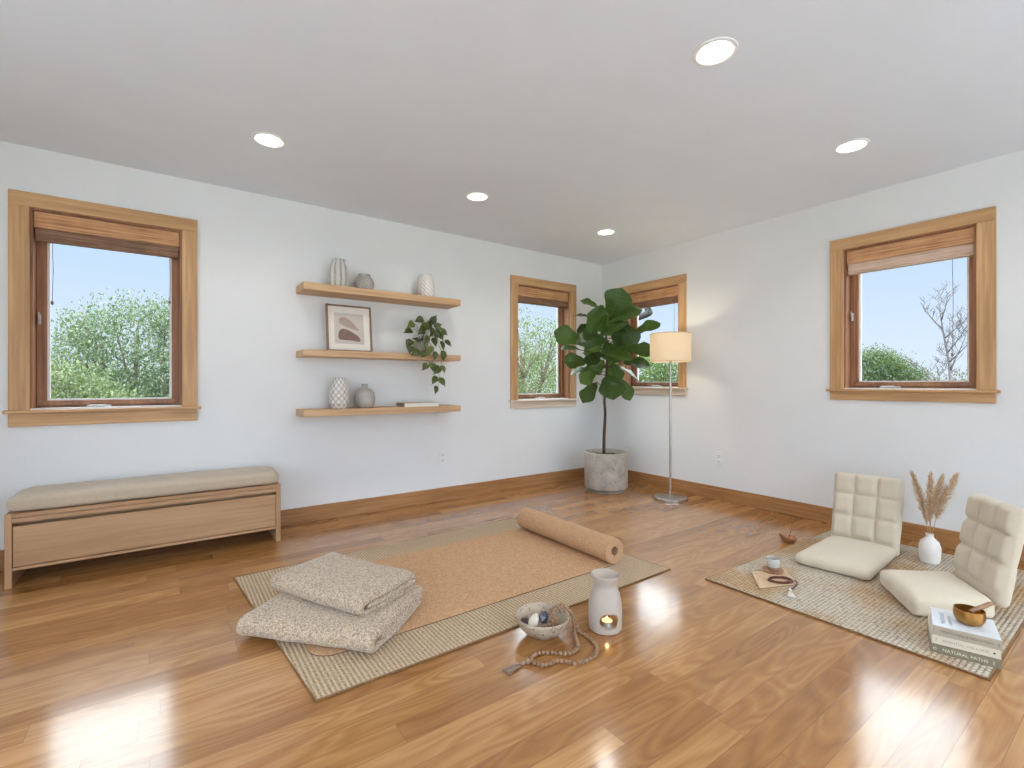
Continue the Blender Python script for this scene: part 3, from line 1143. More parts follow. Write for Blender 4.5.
# ------------------------------------------------------------------ floating shelves
SX0, SX1, SYF = 0.787, 2.075, 3.648
SHELVES = [(1.742, 1.795, 'top floating oak shelf holding two grey jars and a white vase'),
           (1.262, 1.310, 'middle floating oak shelf holding the framed print and trailing plant'),
           (0.822, 0.872, 'bottom floating oak shelf holding two vases and a flat book')]
for z0, z1, lab in SHELVES:
    o = obj('wall_shelf', box(new(), 0, SX1 - SX0, SYF - YA, 0, 0, z1 - z0, 0.002, 1), M['shelf'])
    o.location = (SX0, YA, z0)
    tag(o, lab, 'shelf', 'floating oak shelves')
ZT, ZM, ZL = 1.795, 1.310, 0.872
SY = 3.772


def vessel(name, outer, wall, lab, cat, loc, mat, seg=56, rib=None, group=None):
    """hollow turned pot from an outer (r, z) profile starting at the foot"""
    inner = [(max(0.001, r - wall), max(z, wall)) for r, z in reversed(outer)]
    prof = [(0, 0.0)] + outer + inner + [(0, wall)]
    o = obj(name, lathe(new(), prof, seg, rib=rib), mat, auto=50)
    o.location = loc
    return tag(o, lab, cat, group)


VG = 'small vases on the floating shelves'
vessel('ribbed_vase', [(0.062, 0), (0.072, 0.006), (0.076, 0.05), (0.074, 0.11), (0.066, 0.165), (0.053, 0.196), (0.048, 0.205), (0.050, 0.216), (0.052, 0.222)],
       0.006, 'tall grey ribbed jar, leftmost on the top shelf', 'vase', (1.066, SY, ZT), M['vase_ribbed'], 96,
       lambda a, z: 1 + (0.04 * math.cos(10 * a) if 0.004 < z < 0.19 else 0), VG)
vessel('round_pot', [(0.05, 0), (0.062, 0.008), (0.076, 0.045), (0.076, 0.07), (0.064, 0.10), (0.048, 0.117), (0.044, 0.124), (0.046, 0.134)],
       0.006, 'squat round speckled grey pot in the middle of the top shelf', 'vase', (1.268, SY, ZT), M['vase_speckled'], 56, None, VG)
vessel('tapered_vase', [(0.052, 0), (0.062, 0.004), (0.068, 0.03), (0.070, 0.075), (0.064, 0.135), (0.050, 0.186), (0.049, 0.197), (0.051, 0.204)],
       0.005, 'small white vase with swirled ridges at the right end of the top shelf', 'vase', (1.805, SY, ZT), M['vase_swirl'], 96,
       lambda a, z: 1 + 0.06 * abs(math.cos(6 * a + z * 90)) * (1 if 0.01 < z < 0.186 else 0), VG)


def dimples(a, z):
    if z < 0.03 or z > 0.21:
        return 1
    return 1 + 0.08 * abs(math.cos(5 * a + z * 62)) * abs(math.cos(5 * a - z * 62)) - 0.03


prof = [(0.056, 0), (0.062, 0.003), (0.062, 0.024), (0.067, 0.03)]
prof += [(0.072 - 0.029 * max(0, (z - 0.11) / 0.11) ** 1.6, z) for z in [0.03 + 0.0065 * i for i in range(1, 29)]]
prof += [(0.042, 0.222), (0.044, 0.237)]
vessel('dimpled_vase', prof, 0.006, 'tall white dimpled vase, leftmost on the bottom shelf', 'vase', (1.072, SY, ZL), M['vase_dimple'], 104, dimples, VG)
vessel('bottle_vase', [(0.05, 0), (0.064, 0.006), (0.078, 0.045), (0.080, 0.08), (0.072, 0.12), (0.05, 0.146), (0.026, 0.159), (0.020, 0.167), (0.021, 0.182), (0.025, 0.188)],
       0.006, 'round grey bottle vase with a tiny neck on the bottom shelf', 'vase', (1.272, SY, ZL), M['vase_bottle'], 56, None, VG)

# flat book on the bottom shelf
t = thing('shelf_book', 'flat grey book with a brown spine lying on the bottom shelf', 'book', (1.712, 3.735, ZL), R(-2))
obj('cover', box(box(new(), -0.150, 0.158, -0.085, 0.085, 0, 0.003), -0.150, 0.158, -0.085, 0.085, 0.029, 0.032), M['book_low'], t)
obj('pages', box(new(), -0.148, 0.152, -0.080, 0.080, 0.003, 0.029), M['paper'], t)
obj('spine', box(new(), -0.158, -0.150, -0.085, 0.085, 0, 0.032, 0.001, 1), M['book_low_spine'], t, label='brown book spine')

# framed print leaning against the wall
t = thing('framed_print', 'framed abstract print in taupe shapes leaning on the middle shelf', 'picture', (1.156, 3.775, ZM), 0)
tilt = Matrix.Rotation(R(-7), 4, 'X')
fw_, fh_ = 0.348, 0.368


def tilted(bm):
    bm.transform(tilt)
    return bm


b = new()
for x0, x1, z0, z1 in ((-fw_ / 2, -fw_ / 2 + 0.012, 0, fh_), (fw_ / 2 - 0.012, fw_ / 2, 0, fh_), (-fw_ / 2 + .012, fw_ / 2 - .012, 0, 0.012), (-fw_ / 2 + .012, fw_ / 2 - .012, fh_ - 0.012, fh_)):
    box(b, x0, x1, -0.02, 0.004, z0, z1)
obj('frame', tilted(b), M['frame_wood'], t)
obj('mount', tilted(box(new(), -fw_ / 2 + .012, fw_ / 2 - .012, -0.010, 0.0, 0.012, fh_ - .012)), M['mat_board'], t)
pr_ = obj('print', tilted(box(new(), -0.115, 0.112, -0.0115, -0.010, 0.062, 0.304)), M['print_bg'], t)


def blob2d(pts, y):
    b = new()
    q = smooth_path([(x, 0, z) for x, z in pts], 8, True)
    vs = [b.verts.new((p.x, y, p.z)) for p in q]
    vb = [b.verts.new((p.x, y + 0.0006, p.z)) for p in q]
    b.faces.new(vs)
    b.faces.new(vb[::-1])
    for i in range(len(q)):
        j = (i + 1) % len(q)
        b.faces.new((vs[i], vs[j], vb[j], vb[i]))
    return tilted(b)


obj('upper_shape', blob2d([(-0.074, 0.262), (-0.03, 0.270), (0.02, 0.240), (0.05, 0.205), (0.072, 0.172), (0.03, 0.178), (-0.03, 0.198), (-0.076, 0.225)], -0.0122), M['print_mid'], pr_)
obj('lower_shape', blob2d([(-0.086, 0.135), (-0.07, 0.172), (-0.03, 0.178), (0.03, 0.150), (0.072, 0.118), (0.076, 0.084), (0.0, 0.090), (-0.078, 0.096)], -0.0122), M['print_dark'], pr_)


# ------------------------------------------------------------------ leaves
def leaf(bm, base, tip, width, normal, shape, fold=0.12, curl=0.1, n=10, m=3):
    """one blade: shape(t) half width 0..1 along the midrib; folds up at the sides and droops to the tip"""
    base, tip = Vector(base), Vector(tip)
    ax = tip - base
    L = ax.length
    ax.normalize()
    nr = Vector(normal)
    nr = (nr - ax * nr.dot(ax)).normalized()
    sd = ax.cross(nr)
    grid = []
    for i in range(n + 1):
        t = i / n
        w = width / 2 * shape(t)
        c = base + ax * L * t + nr * (curl * L * math.sin(PI * t) * 0.6 - curl * L * t * t * 0.4)
        row = []
        for j in range(-m, m + 1):
            s = j / m
            wav = 0.025 * width * math.sin(t * 17 + s * 2) * abs(s)
            row.append(bm.verts.new(c + sd * w * s + nr * (fold * w * abs(s) ** 1.3 + wav)))
        grid.append(row)
    for i in range(n):
        for j in range(2 * m):
            bm.faces.new((grid[i][j], grid[i][j + 1], grid[i + 1][j + 1], grid[i + 1][j]))


def fiddle(t):
    # broad rounded end, slight waist, narrow base
    return (0.10 + 0.50 * math.sin(min(1, t / 0.32) * PI / 2) * 0.95 + 0.42 * math.exp(-((t - 0.68) / 0.24) ** 2)) * (1 - max(0, (t - 0.72) / 0.28) ** 2.6) * min(1, t * 9 + 0.06)


def heart(t):
    return (math.sin(PI * min(1, t * 0.94 + 0.13)) ** 0.75) * (1 - t ** 3) + 0.001


# ------------------------------------------------------------------ fiddle-leaf fig
# local frame: x to the viewer's right, y away from the viewer
PLANT = (3.552, 3.327, 0)
VIEW_RZ = R(54.25 - 90)
t = thing('potted_fig_tree', 'tall fiddle leaf fig tree in a round concrete planter in the corner', 'plant', PLANT, VIEW_RZ)
pot = obj('planter', lathe(new(), [(0, 0.012), (0.165, 0.012), (0.176, 0.022), (0.205, 0.03), (0.212, 0.04), (0.214, 0.37), (0.211, 0.384), (0.205, 0.388), (0.196, 0.386), (0.192, 0.378), (0.190, 0.33), (0, 0.33)], 72), M['concrete'], t, auto=45)
obj('foot', lathe(new(), [(0, 0.0), (0.175, 0.0), (0.185, 0.004), (0.187, 0.013), (0, 0.013)], 48), M['concrete'], pot, auto=45)
sb = new()
rng = random.Random(4)
lathe(sb, [(0, 0.352), (0.06, 0.351), (0.12, 0.349), (0.189, 0.345), (0.189, 0.331), (0, 0.331)], 40)
for v in sb.verts:
    if v.co.z > 0.34:
        v.co.z += 0.010 * noise.noise(v.co * 40)
obj('soil', sb, M['soil'], t, True)
tb = new()
tube(tb, smooth_path([(-0.02, 0, 0.34), (-0.02, 0, 0.52), (-0.012, 0, 0.66), (-0.008, 0.0, 0.78), (-0.015, 0.0, 0.90), (0.0, 0.0, 1.10), (0.01, 0, 1.35), (0.0, 0, 1.6), (0.02, 0, 1.75)], 5),
     [0.017 - 0.009 * i / 40 for i in range(41)], 10)
FIG = [(0.02, 1.718, 0.105, 1.954, 0.245, -0.2), (-0.061, 1.807, -0.237, 1.892, 0.085, 0.02), (-0.157, 1.73, -0.304, 1.752, 0.054, 0.1), (-0.022, 1.616, -0.199, 1.718, 0.254, -0.22), (-0.254, 1.481, -0.507, 1.561, 0.177, -0.12), (0.012, 1.481, -0.297, 1.447, 0.144, -0.24), (-0.014, 1.65, 0.282, 1.768, 0.135, -0.16), (0.277, 1.554, 0.507, 1.655, 0.105, -0.05), (0.139, 1.667, 0.265, 1.447, 0.169, -0.1), (0.172, 1.397, 0.412, 1.375, 0.135, -0.18), (0.152, 1.27, 0.395, 1.245, 0.112, -0.05), (-0.199, 1.273, -0.423, 1.283, 0.139, -0.15), (-0.078, 1.375, -0.199, 1.245, 0.118, -0.2), (-0.068, 1.354, 0.181, 1.304, 0.112, -0.26), (-0.112, 1.185, -0.254, 1.076, 0.135, -0.1), (-0.005, 1.152, 0.017, 0.935, 0.228, -0.25), (0.105, 1.118, 0.215, 0.918, 0.135, -0.12), (-0.106, 1.076, -0.242, 0.895, 0.128, -0.18), (0.122, 1.233, 0.341, 1.092, 0.057, 0.08), (-0.174, 1.219, -0.338, 1.155, 0.041, 0.05), (-0.25, 1.402, -0.439, 1.414, 0.061, 0.06), (-0.098, 1.51, 0.125, 1.628, 0.095, -0.2), (0.02, 1.245, -0.135, 1.177, 0.088, 0.05), (-0.064, 1.794, 0.029, 1.557, 0.169, -0.05), (0.088, 1.709, 0.206, 1.794, 0.101, 0.15), (-0.149, 1.591, -0.25, 1.54, 0.118, 0.16), (0.139, 1.388, 0.223, 1.473, 0.135, 0.18), (0.054, 1.253, 0.155, 1.354, 0.118, 0.2), (-0.098, 1.287, -0.166, 1.388, 0.118, 0.2),
       (-0.12, 1.45, -0.22, 1.66, 0.15, 0.12), (0.09, 1.50, 0.20, 1.62, 0.16, 0.1), (0.02, 1.30, 0.10, 1.16, 0.15, 0.1), (-0.03, 1.62, 0.05, 1.82, 0.17, 0.12),
       (-0.05, 1.55, -0.16, 1.40, 0.15, -0.05), (0.06, 1.58, 0.17, 1.46, 0.16, 0.0), (-0.06, 1.42, -0.20, 1.36, 0.14, 0.04), (0.05, 1.44, 0.16, 1.30, 0.15, 0.02),
       (-0.03, 1.30, -0.14, 1.18, 0.14, -0.04), (0.06, 1.26, 0.12, 1.10, 0.13, -0.06), (-0.10, 1.66, -0.17, 1.52, 0.14, 0.02), (0.0, 1.48, 0.02, 1.30, 0.17, -0.1), (0.10, 1.70, 0.20, 1.60, 0.13, 0.02), (-0.12, 1.26, -0.20, 1.12, 0.13, 0.04)]
lb = new()
vb = new()
rng = random.Random(11)
for (bx_, bz_, tx, tz, w, fy) in FIG:
    L = math.hypot(tx - bx_, tz - bz_)
    full = 1.16 * max(w, min(0.64 * max(L, 0.22), 0.22))
    tx, tz = bx_ + (tx - bx_) * 1.10, bz_ + (tz - bz_) * 1.10
    w *= 1.16
    c_ = min(1.0, w / full)
    ro = math.acos(c_)
    by_ = fy * 0.45
    ty = fy + rng.uniform(-0.03, 0.03)
    base = Vector((bx_, by_, bz_))
    tip = Vector((tx, ty, tz))
    ax = (tip - base).normalized()
    view = Vector((0, -1, 0))
    upv = Vector((0, 0, 1))
    side = ax.cross(view).normalized()
    # turn the blade about its own midrib until it shows the right width
    if side.dot(upv) < 0:
        side = -side
    nr = (view * math.cos(ro) + side * math.sin(ro))
    leaf(lb, base, tip, full, nr, fiddle, fold=0.16, curl=0.10, n=14, m=3)
    nr2 = (nr - ax * nr.dot(ax)).normalized()
    sd = ax.cross(nr2)
    mid = []
    for i in range(9):
        q = i / 8 * 0.96
        mid.append(base + (tip - base) * q + nr2 * (0.10 * L * math.sin(PI * q) * 0.6 - 0.10 * L * q * q * 0.4 + 0.0015))
    tube(vb, mid, [0.0030 * (1 - 0.75 * i / 8) for i in range(9)], 5)
    for i in range(2, 8):
        for s in (-1, 1):
            q = i / 8 * 0.96
            w0 = full / 2 * fiddle(min(1, q + 0.1)) * 0.86
            p1 = mid[i] + sd * s * w0 + ax * 0.10 * L * 0.9 + nr2 * (0.16 * w0 * 0.9)
            tube(vb, [mid[i], mid[i].lerp(p1, .5) + nr2 * 0.0006, p1], [0.0014, 0.0011, 0.0005], 4)
    # leaf stalk back to the stem
    sp = Vector((0.0, 0, max(0.93, min(1.72, bz_ - 0.04))))
    tube(tb, smooth_path([sp, sp.lerp(base, .5) + Vector((0, 0, -0.01)), base], 3), 0.004, 5)
obj('trunk', tb, M['bark'], t, True)
fo = obj('foliage', lb, M['fig_leaf'], t, True)
obj('leaf_veins', vb, M['fig_vein'], fo, True)

# ------------------------------------------------------------------ trailing pothos on the middle shelf
PX, PY = 1.752, 3.77
t = thing('trailing_plant', 'trailing green pothos in a small pot at the right end of the middle shelf', 'plant', (PX, PY, ZM))
obj('flower_pot', lathe(new(), [(0, 0), (0.05, 0), (0.055, 0.004), (0.066, 0.10), (0.066, 0.112), (0.058, 0.112), (0.056, 0.09), (0, 0.09)], 40), plain('sage_grey_pot', (150, 146, 130), 0.7, 0.04), t, auto=45)
obj('soil', disc(new(), 0.056, 0.088, 0.097, 24), M['soil'], t)
POTHOS = [(1.716, 3.731, 1.596, 200), (1.619, 3.688, 1.543, 215), (1.608, 3.712, 1.493, 200), (1.665, 3.679, 1.422, 160), (1.603, 3.676, 1.388, 230), (1.59, 3.621, 1.334, 250), (1.764, 3.762, 1.539, 220), (1.766, 3.647, 1.56, 120), (1.857, 3.728, 1.617, 60), (1.901, 3.731, 1.567, 20), (1.898, 3.625, 1.493, 330), (1.98, 3.698, 1.408, 325), (1.893, 3.647, 1.379, 290), (1.849, 3.697, 1.412, 280), (1.757, 3.675, 1.427, 250), (1.744, 3.743, 1.494, 210), (1.803, 3.675, 1.492, 260), (1.833, 3.642, 1.47, 290), (1.904, 3.691, 1.468, 300), (1.877, 3.66, 1.516, 340), (1.744, 3.67, 1.55, 150), (1.765, 3.621, 1.331, 250), (1.696, 3.594, 1.296, 220), (1.623, 3.6, 1.304, 200), (1.806, 3.612, 1.291, 270), (1.888, 3.623, 1.294, 280), (1.705, 3.589, 1.195, 225), (1.773, 3.605, 1.211, 130), (1.873, 3.595, 1.178, 290), (1.81, 3.589, 1.17, 230), (1.791, 3.595, 1.088, 240), (1.862, 3.587, 1.07, 310), (1.811, 3.608, 1.006, 265)]
lb, vb = new(), new()
rng = random.Random(5)
O_ = Vector((PX, PY, ZM))
crown = Vector((0, 0, 0.13))
for x, y, z, a in POTHOS:
    c = Vector((x, y, z)) - O_
    L = rng.uniform(0.078, 0.10)
    d = Vector((math.cos(R(a)), rng.uniform(-.35, .1), math.sin(R(a)))).normalized()
    base = c - d * L / 2
    leaf(lb, base, c + d * L / 2, L * rng.uniform(0.62, 0.8), (rng.uniform(-.5, .5), -1, rng.uniform(.1, .7)), heart, 0.25, 0.15, 7, 2)
    if z > 1.29:
        tube(vb, smooth_path([crown + Vector((0, 0, -0.03)), crown.lerp(base, .5) + Vector((0, 0, .04)), base], 4), 0.0016, 5)
# the two long hanging runners
run1 = [crown, (0.06, -0.10, 0.16), (0.11, -0.145, 0.06), (0.115, -0.165, -0.06), (0.085, -0.17, -0.14), (0.09, -0.172, -0.22), (0.07, -0.165, -0.29)]
run2 = [crown, (0.0, -0.10, 0.12), (0.01, -0.15, 0.02), (0.03, -0.165, -0.06), (0.02, -0.165, -0.10), (-0.02, -0.175, -0.10)]
for rn in (run1, run2):
    tube(vb, smooth_path(rn, 6), 0.0018, 5)
for p, q in (((0.10, -0.172, -0.10), (0.125, -0.17, -0.13)), ((0.085, -0.172, -0.17), (0.07, -0.178, -0.13)), ((0.088, -0.172, -0.19), (0.105, -0.18, -0.215)), ((0.08, -0.17, -0.23), (0.05, -0.175, -0.20))):
    tube(vb, [p, q], 0.0014, 5)
obj('vines', vb, M['vine'], t, True)
obj('foliage', lb, M['pothos'], t, True)

# ------------------------------------------------------------------ floor lamp
LX, LY = 3.757, 2.722
t = thing('floor_lamp', 'slim nickel floor lamp with a lit cream drum shade, right of the fig tree', 'lamp', (LX, LY, 0))
obj('base', lathe(new(), [(0, 0), (0.146, 0), (0.15, 0.003), (0.15, 0.019), (0.146, 0.023), (0.02, 0.026), (0.014, 0.036), (0, 0.036)], 64), M['steel'], t, auto=35)
obj('pole', lathe(new(), [(0, 0.03), (0.011, 0.03), (0.011, 1.32), (0.016, 1.325), (0.016, 1.36), (0, 1.36)], 24), M['steel'], t, auto=35)
obj('bulb', lathe(new(), [(0, 1.352), (0.014, 1.354), (0.016, 1.372), (0.026, 1.395), (0.03, 1.415), (0.024, 1.438), (0, 1.447)], 24), M['bulb'], t, True)
sh = obj('lamp_shade', lathe(new(), [(0.180, 1.262), (0.182, 1.264), (0.182, 1.520), (0.180, 1.522), (0.1785, 1.520), (0.1785, 1.264)], 80, close=True), M['shade'], t, auto=40)
sp = new()
for k in range(3):
    a = 2 * PI * k / 3 + 0.4
    tube(sp, [(0.012 * math.cos(a), 0.012 * math.sin(a), 1.335), (0.09 * math.cos(a), 0.09 * math.sin(a), 1.30), (0.178 * math.cos(a), 0.178 * math.sin(a), 1.272)], 0.002, 6)
obj('spider', sp, M['steel'], sh, True)
for z in (1.262, 1.516):
    obj('shade_rim', lathe(new(), [(0.1815, z), (0.1835, z + 0.001), (0.1835, z + 0.007), (0.1815, z + 0.008)], 80, close=True), M['lamp_shade_rim'], sh)
ld = bpy.data.lights.new('lamp_light', 'POINT')
ld.energy = LAMP_WATTS
ld.color = (1.0, 0.86, 0.64)
ld.shadow_soft_size = 0.035
lo = bpy.data.objects.new('lamp_light', ld)
C.objects.link(lo)
lo.parent = t
lo.location = (0, 0, 1.41)


# ------------------------------------------------------------------ rugs
def rug(name, poly, th, mat, lab):
    o = obj(name, prism(new(), poly, 0, th, 0.003), mat)
    tag(o, lab, 'rug')
    cx = sum(p[0] for p in poly) / 4
    cy = sum(p[1] for p in poly) / 4
    b = new()
    tube(b, [(cx + (x - cx) * 1.0, cy + (y - cy) * 1.0, th * 0.5) for x, y in poly], th * 0.55, 8, closed=True)
    obj('binding', b, M['rug_binding'], o, True)
    return o


rug('area_rug', [(0.292, 2.995), (0.402, 1.678), (2.325, 1.687), (2.193, 3.046)], 0.008, M['rib_rug'], 'long ribbed beige flatweave rug under the cork mat and folded blankets')
rug('jute_rug', [(2.365, 1.487), (2.386, 0.392), (3.93, 0.40), (3.90, 1.452)], 0.009, M['jute_rug'], 'chunky woven jute rug under the two cream floor seats')
RZ = 0.009

# ------------------------------------------------------------------ cork mat, one end rolled
MT = 0.006
my0, my1 = 1.912, 2.775
t = thing('exercise_mat', 'tan cork exercise mat, half unrolled on the ribbed rug with its far end rolled up', 'mat', (0.45, my0, 0.0085))


def ribbon(bm, path, th, y0, y1, ny=1, rounded=False):
    """thick strip: path in (x, z), extruded along y"""
    pts = [Vector((p[0], p[1])) for p in path]
    n = len(pts)
    top, bot = [], []
    for i in range(n):
        d = (pts[min(i + 1, n - 1)] - pts[max(i - 1, 0)]).normalized()
        nn = Vector((-d.y, d.x)) * th / 2
        top.append(pts[i] + nn)
        bot.append(pts[i] - nn)
    if rounded:
        def capr(p, d, a, b):
            out = []
            for k in range(1, 6):
                ang = PI * k / 6
                c = (a - p)
                out.append(p + c * math.cos(ang) + d * (th / 2) * math.sin(ang))
            return out
        e1 = capr(pts[-1], (pts[-1] - pts[-2]).normalized(), top[-1], bot[-1])
        e0 = capr(pts[0], (pts[0] - pts[1]).normalized(), bot[0], top[0])
        loop = top + e1 + bot[::-1] + e0
    else:
        loop = top + bot[::-1]
    rows = []
    for k in range(ny + 1):
        y = y0 + (y1 - y0) * k / ny
        rows.append([bm.verts.new((p.x, y, p.y)) for p in loop])
    m = len(loop)
    for A_, B_ in zip(rows[:-1], rows[1:]):
        for i in range(m):
            j = (i + 1) % m
            bm.faces.new((A_[i], A_[j], B_[j], B_[i]))
    # end caps as quads across the strip
    for row in (rows[0], rows[-1]):
        for i in range(n - 1):
            if rounded:
                bt = n + 5 + (n - 1 - i)
                bt2 = n + 5 + (n - 2 - i)
            else:
                bt = 2 * n - 1 - i
                bt2 = 2 * n - 2 - i
            bm.faces.new((row[i], row[i + 1], row[bt2], row[bt]))
        if rounded:
            bm.faces.new([row[n - 1]] + row[n:n + 5] + [row[n + 5]])
            bm.faces.new([row[2 * n + 4]] + row[2 * n + 5:2 * n + 10] + [row[0]])
    return bm, rows


# flat part with rounded near corners
flat_len = 2.112 - 0.45
w_ = my1 - my0
poly = []
rc = 0.09
for cx_, cy_, a0 in ((rc, w_ - rc, 90), (rc, rc, 180)):
    for k in range(9):
        a = R(a0 + 90 * k / 8)
        poly.append((cx_ + rc * math.cos(a), cy_ + rc * math.sin(a)))
poly += [(flat_len, 0.0), (flat_len, w_)]
obj('mat_sheet', prism(new(), poly, 0.0012, MT, 0.001), M['cork'], t)
obj('mat_backing', prism(new(), [(x * 1.0 - (0.0015 if x < 0.5 else 0), y + (-0.0018 if y < w_ / 2 else 0.0018)) for x, y in poly], 0, 0.0022), M['mat_edge'], t, label='dark underside showing as a thin edge')
path = []
turns = 6.0
r1, r0 = 0.074, 0.074 - 6.0 * 0.0078
for i in range(int(turns * 28) + 1):
    a = i / 28 * 2 * PI
    r = r1 + (r0 - r1) * i / (turns * 28)
    path.append((flat_len + r * math.sin(a), MT / 2 + r1 - r * math.cos(a) + 0.0005))
rl = new()
ribbon(rl, path, 0.0070, 0.0, w_)
obj('mat_roll', rl, M['cork'], t, auto=40)


# ------------------------------------------------------------------ folded blankets
def blanket(name, lab, corner, rz, length, width, layers, gap, th, z, seed, tailin):
    """folded fleece: ribbon profile across (local x), extruded along local y"""
    o_loc = (corner[0], corner[1], z)
    k = layers
    zs = [th / 2 + i * gap for i in range(k)]
    path = []
    # bottom layer from the far edge back to the near fold, up and over, then tucked back in
    x_in, x_out = gap, width
    seg = 14
    for i in range(seg + 1):
        path.append((x_out - 0.02 - (x_out - 0.02 - x_in * 1.6) * i / seg, zs[0]))
    zt = zs[-1]
    rr = (zt - zs[0]) / 2
    for i in range(1, 10):
        a = PI * i / 10
        path.append((x_in * 1.6 - rr * math.sin(a), zs[0] + rr - rr * math.cos(a)))
    for i in range(seg + 1):
        path.append((x_in * 1.6 + (x_out - rr * 0.5 - x_in * 1.6) * i / seg, zt + 0.004 * math.sin(PI * i / seg)))
    zm = zs[1] if k == 3 else zs[-2]
    r2 = (zt - zm) / 2
    for i in range(1, 8):
        a = PI * i / 8
        path.append((x_out - rr * 0.5 + r2 * math.sin(a) * 1.2, zt - r2 + r2 * math.cos(a)))
    for i in range(seg + 1):
        path.append((x_out - rr * 0.5 - (x_out - rr * 0.5 - tailin) * i / seg, zm))
    bm = new()
    ny = 40
    ribbon(bm, path, th, 0, length, ny, True)
    bmesh.ops.triangulate(bm, faces=[f for f in bm.faces if len(f.verts) > 4])
    sv = Vector((seed * 3.1, seed * 1.7, 0))
    for v in bm.verts:
        p = v.co.copy()
        v.co += Vector((noise.noise(p * 7 + sv) * 0.010, noise.noise(p * 6 + sv + Vector((9, 0, 0))) * 0.012, noise.noise(p * 8 + sv + Vector((0, 9, 0))) * 0.006 * min(1, p.z / 0.03)))
        v.co += Vector((noise.noise(p * 70 + sv), noise.noise(p * 70 + sv * 2), noise.noise(p * 70 + sv * 3))) * 0.0028
        # soft ends: lower the top towards the two ends
        e = min(p.y, length - p.y)
        if e < 0.05:
            q = 1 - (1 - e / 0.05) ** 2 * 0.16
            v.co.z = v.co.z * q
        v.co.z = max(v.co.z, 0.001)
    o = obj(name, bm, M['blanket'], smooth=True)
    md = o.modifiers.new('sub', 'SUBSURF')
    md.levels = md.render_levels = 1
    o.location = o_loc
    o.rotation_euler = (0, 0, rz)
    return tag(o, lab, 'blanket', 'folded fleece blankets')


a1 = math.atan2(2.297 - 1.836, 0.257 - 0.656)
blanket('folded_blanket', 'larger folded oatmeal fleece blanket lying on the rug at the bottom of the pair', (0.628, 1.788), a1 - PI / 2, 0.62, 0.475, 3, 0.030, 0.030, 0.0145, 1, 0.10)
a2 = math.atan2(2.457 - 1.943, 0.406 - 0.664)
blanket('folded_blanket', 'smaller folded oatmeal fleece blanket on top of the larger one', (0.628, 1.925), a2 - PI / 2, 0.575, 0.345, 3, 0.028, 0.027, 0.104, 2, 0.06)

# ------------------------------------------------------------------ speckled bowl, stones, prayer beads
BC = (1.287, 1.567, 0)
bp = [(0.040, 0), (0.046, 0.003), (0.050, 0.008), (0.078, 0.026), (0.100, 0.054), (0.112, 0.086), (0.114, 0.098), (0.1125, 0.1015)]
bp = [(r, z * 0.87) for r, z in bp]
ip = [(0.109, 0.100), (0.105, 0.084), (0.094, 0.056), (0.072, 0.032), (0.045, 0.017), (0, 0.013)]
ip = [(r, z * 0.87) for r, z in ip]
o = obj('stone_bowl', lathe(new(), [(0, 0.004)] + bp + ip, 64), M['bowl'], auto=55)
o.location = BC
tag(o, 'wide speckled ceramic bowl of stones on the wood floor', 'bowl')


def pebble(bm, s, seed, facet=False, n=2):
    bmesh.ops.create_icosphere(bm, subdivisions=1 if facet else 3, radius=1)
    sv = Vector((seed, seed * .3, 0))
    for v in bm.verts:
        k = 1 + (0.22 if facet else 0.12) * noise.noise(v.co * 1.4 + sv)
        v.co = Vector((v.co.x * s[0] * k, v.co.y * s[1] * k, v.co.z * s[2] * k))
    return bm


STONES = [('pebble', (-0.032, 0.018, 0.060), (0.040, 0.021, 0.017), (0.1, -0.35, 0.5), M['pebble'], False, 'smooth pale oval pebble at the left in the bowl'),
          ('crystal', (0.014, 0.008, 0.066), (0.033, 0.024, 0.028), (0.3, 0.2, 0.7), M['crystal'], True, 'dark faceted crystal in the middle of the bowl'),
          ('pebble', (-0.056, 0.046, 0.056), (0.022, 0.018, 0.014), (0, 0.3, 0), M['stone_dark'], False, 'small dark brown stone behind the pale pebble in the bowl'),
          ('pebble', (0.048, -0.030, 0.056), (0.026, 0.02, 0.018), (0, -0.2, 1.0), M['stone_brown'], False, 'tan stone under the beads at the right of the bowl')]
for nm, p, s, ro, m_, fc, lab in STONES:
    o = obj(nm, pebble(new(), s, p[0] * 90, fc), m_, smooth=not fc)
    o.location = (BC[0] + p[0], BC[1] + p[1], p[2])
    o.rotation_euler = ro
    tag(o, lab, 'stone')

S1 = [(1.396, 1.487), (1.377, 1.459), (1.356, 1.427), (1.332, 1.399), (1.298, 1.383), (1.271, 1.386), (1.255, 1.402), (1.235, 1.421), (1.213, 1.439), (1.196, 1.449), (1.177, 1.457), (1.152, 1.456), (1.13, 1.444)]
S2 = [(1.129, 1.406), (1.141, 1.386), (1.163, 1.376), (1.189, 1.377), (1.212, 1.37), (1.231, 1.35), (1.242, 1.331), (1.262, 1.321), (1.285, 1.313), (1.315, 1.313), (1.348, 1.319), (1.379, 1.339), (1.402, 1.368), (1.415, 1.405), (1.421, 1.443), (1.420, 1.478)]
BR = 0.0080
zb = BR
inb1 = [(1.262, 1.522, 0.056), (1.292, 1.512, 0.062), (1.318, 1.520, 0.066), (1.330, 1.545, 0.074), (1.352, 1.556, 0.090), (1.378, 1.548, 0.0985), (1.398, 1.532, 0.092), (1.408, 1.514, 0.068), (1.404, 1.500, 0.038)]
inb2 = [(1.421, 1.498, 0.030), (1.416, 1.515, 0.060), (1.400, 1.537, 0.096), (1.382, 1.562, 0.104), (1.352, 1.575, 0.092), (1.322, 1.568, 0.078)]
path3 = [Vector(p) for p in inb1] + [Vector((x, y, zb)) for x, y in S1] + [Vector((1.122, 1.428, zb))] + [Vector((x, y, zb)) for x, y in S2] + [Vector(p) for p in inb2]
beadpts = resample(smooth_path(path3, 8), 2 * BR * 1.04)
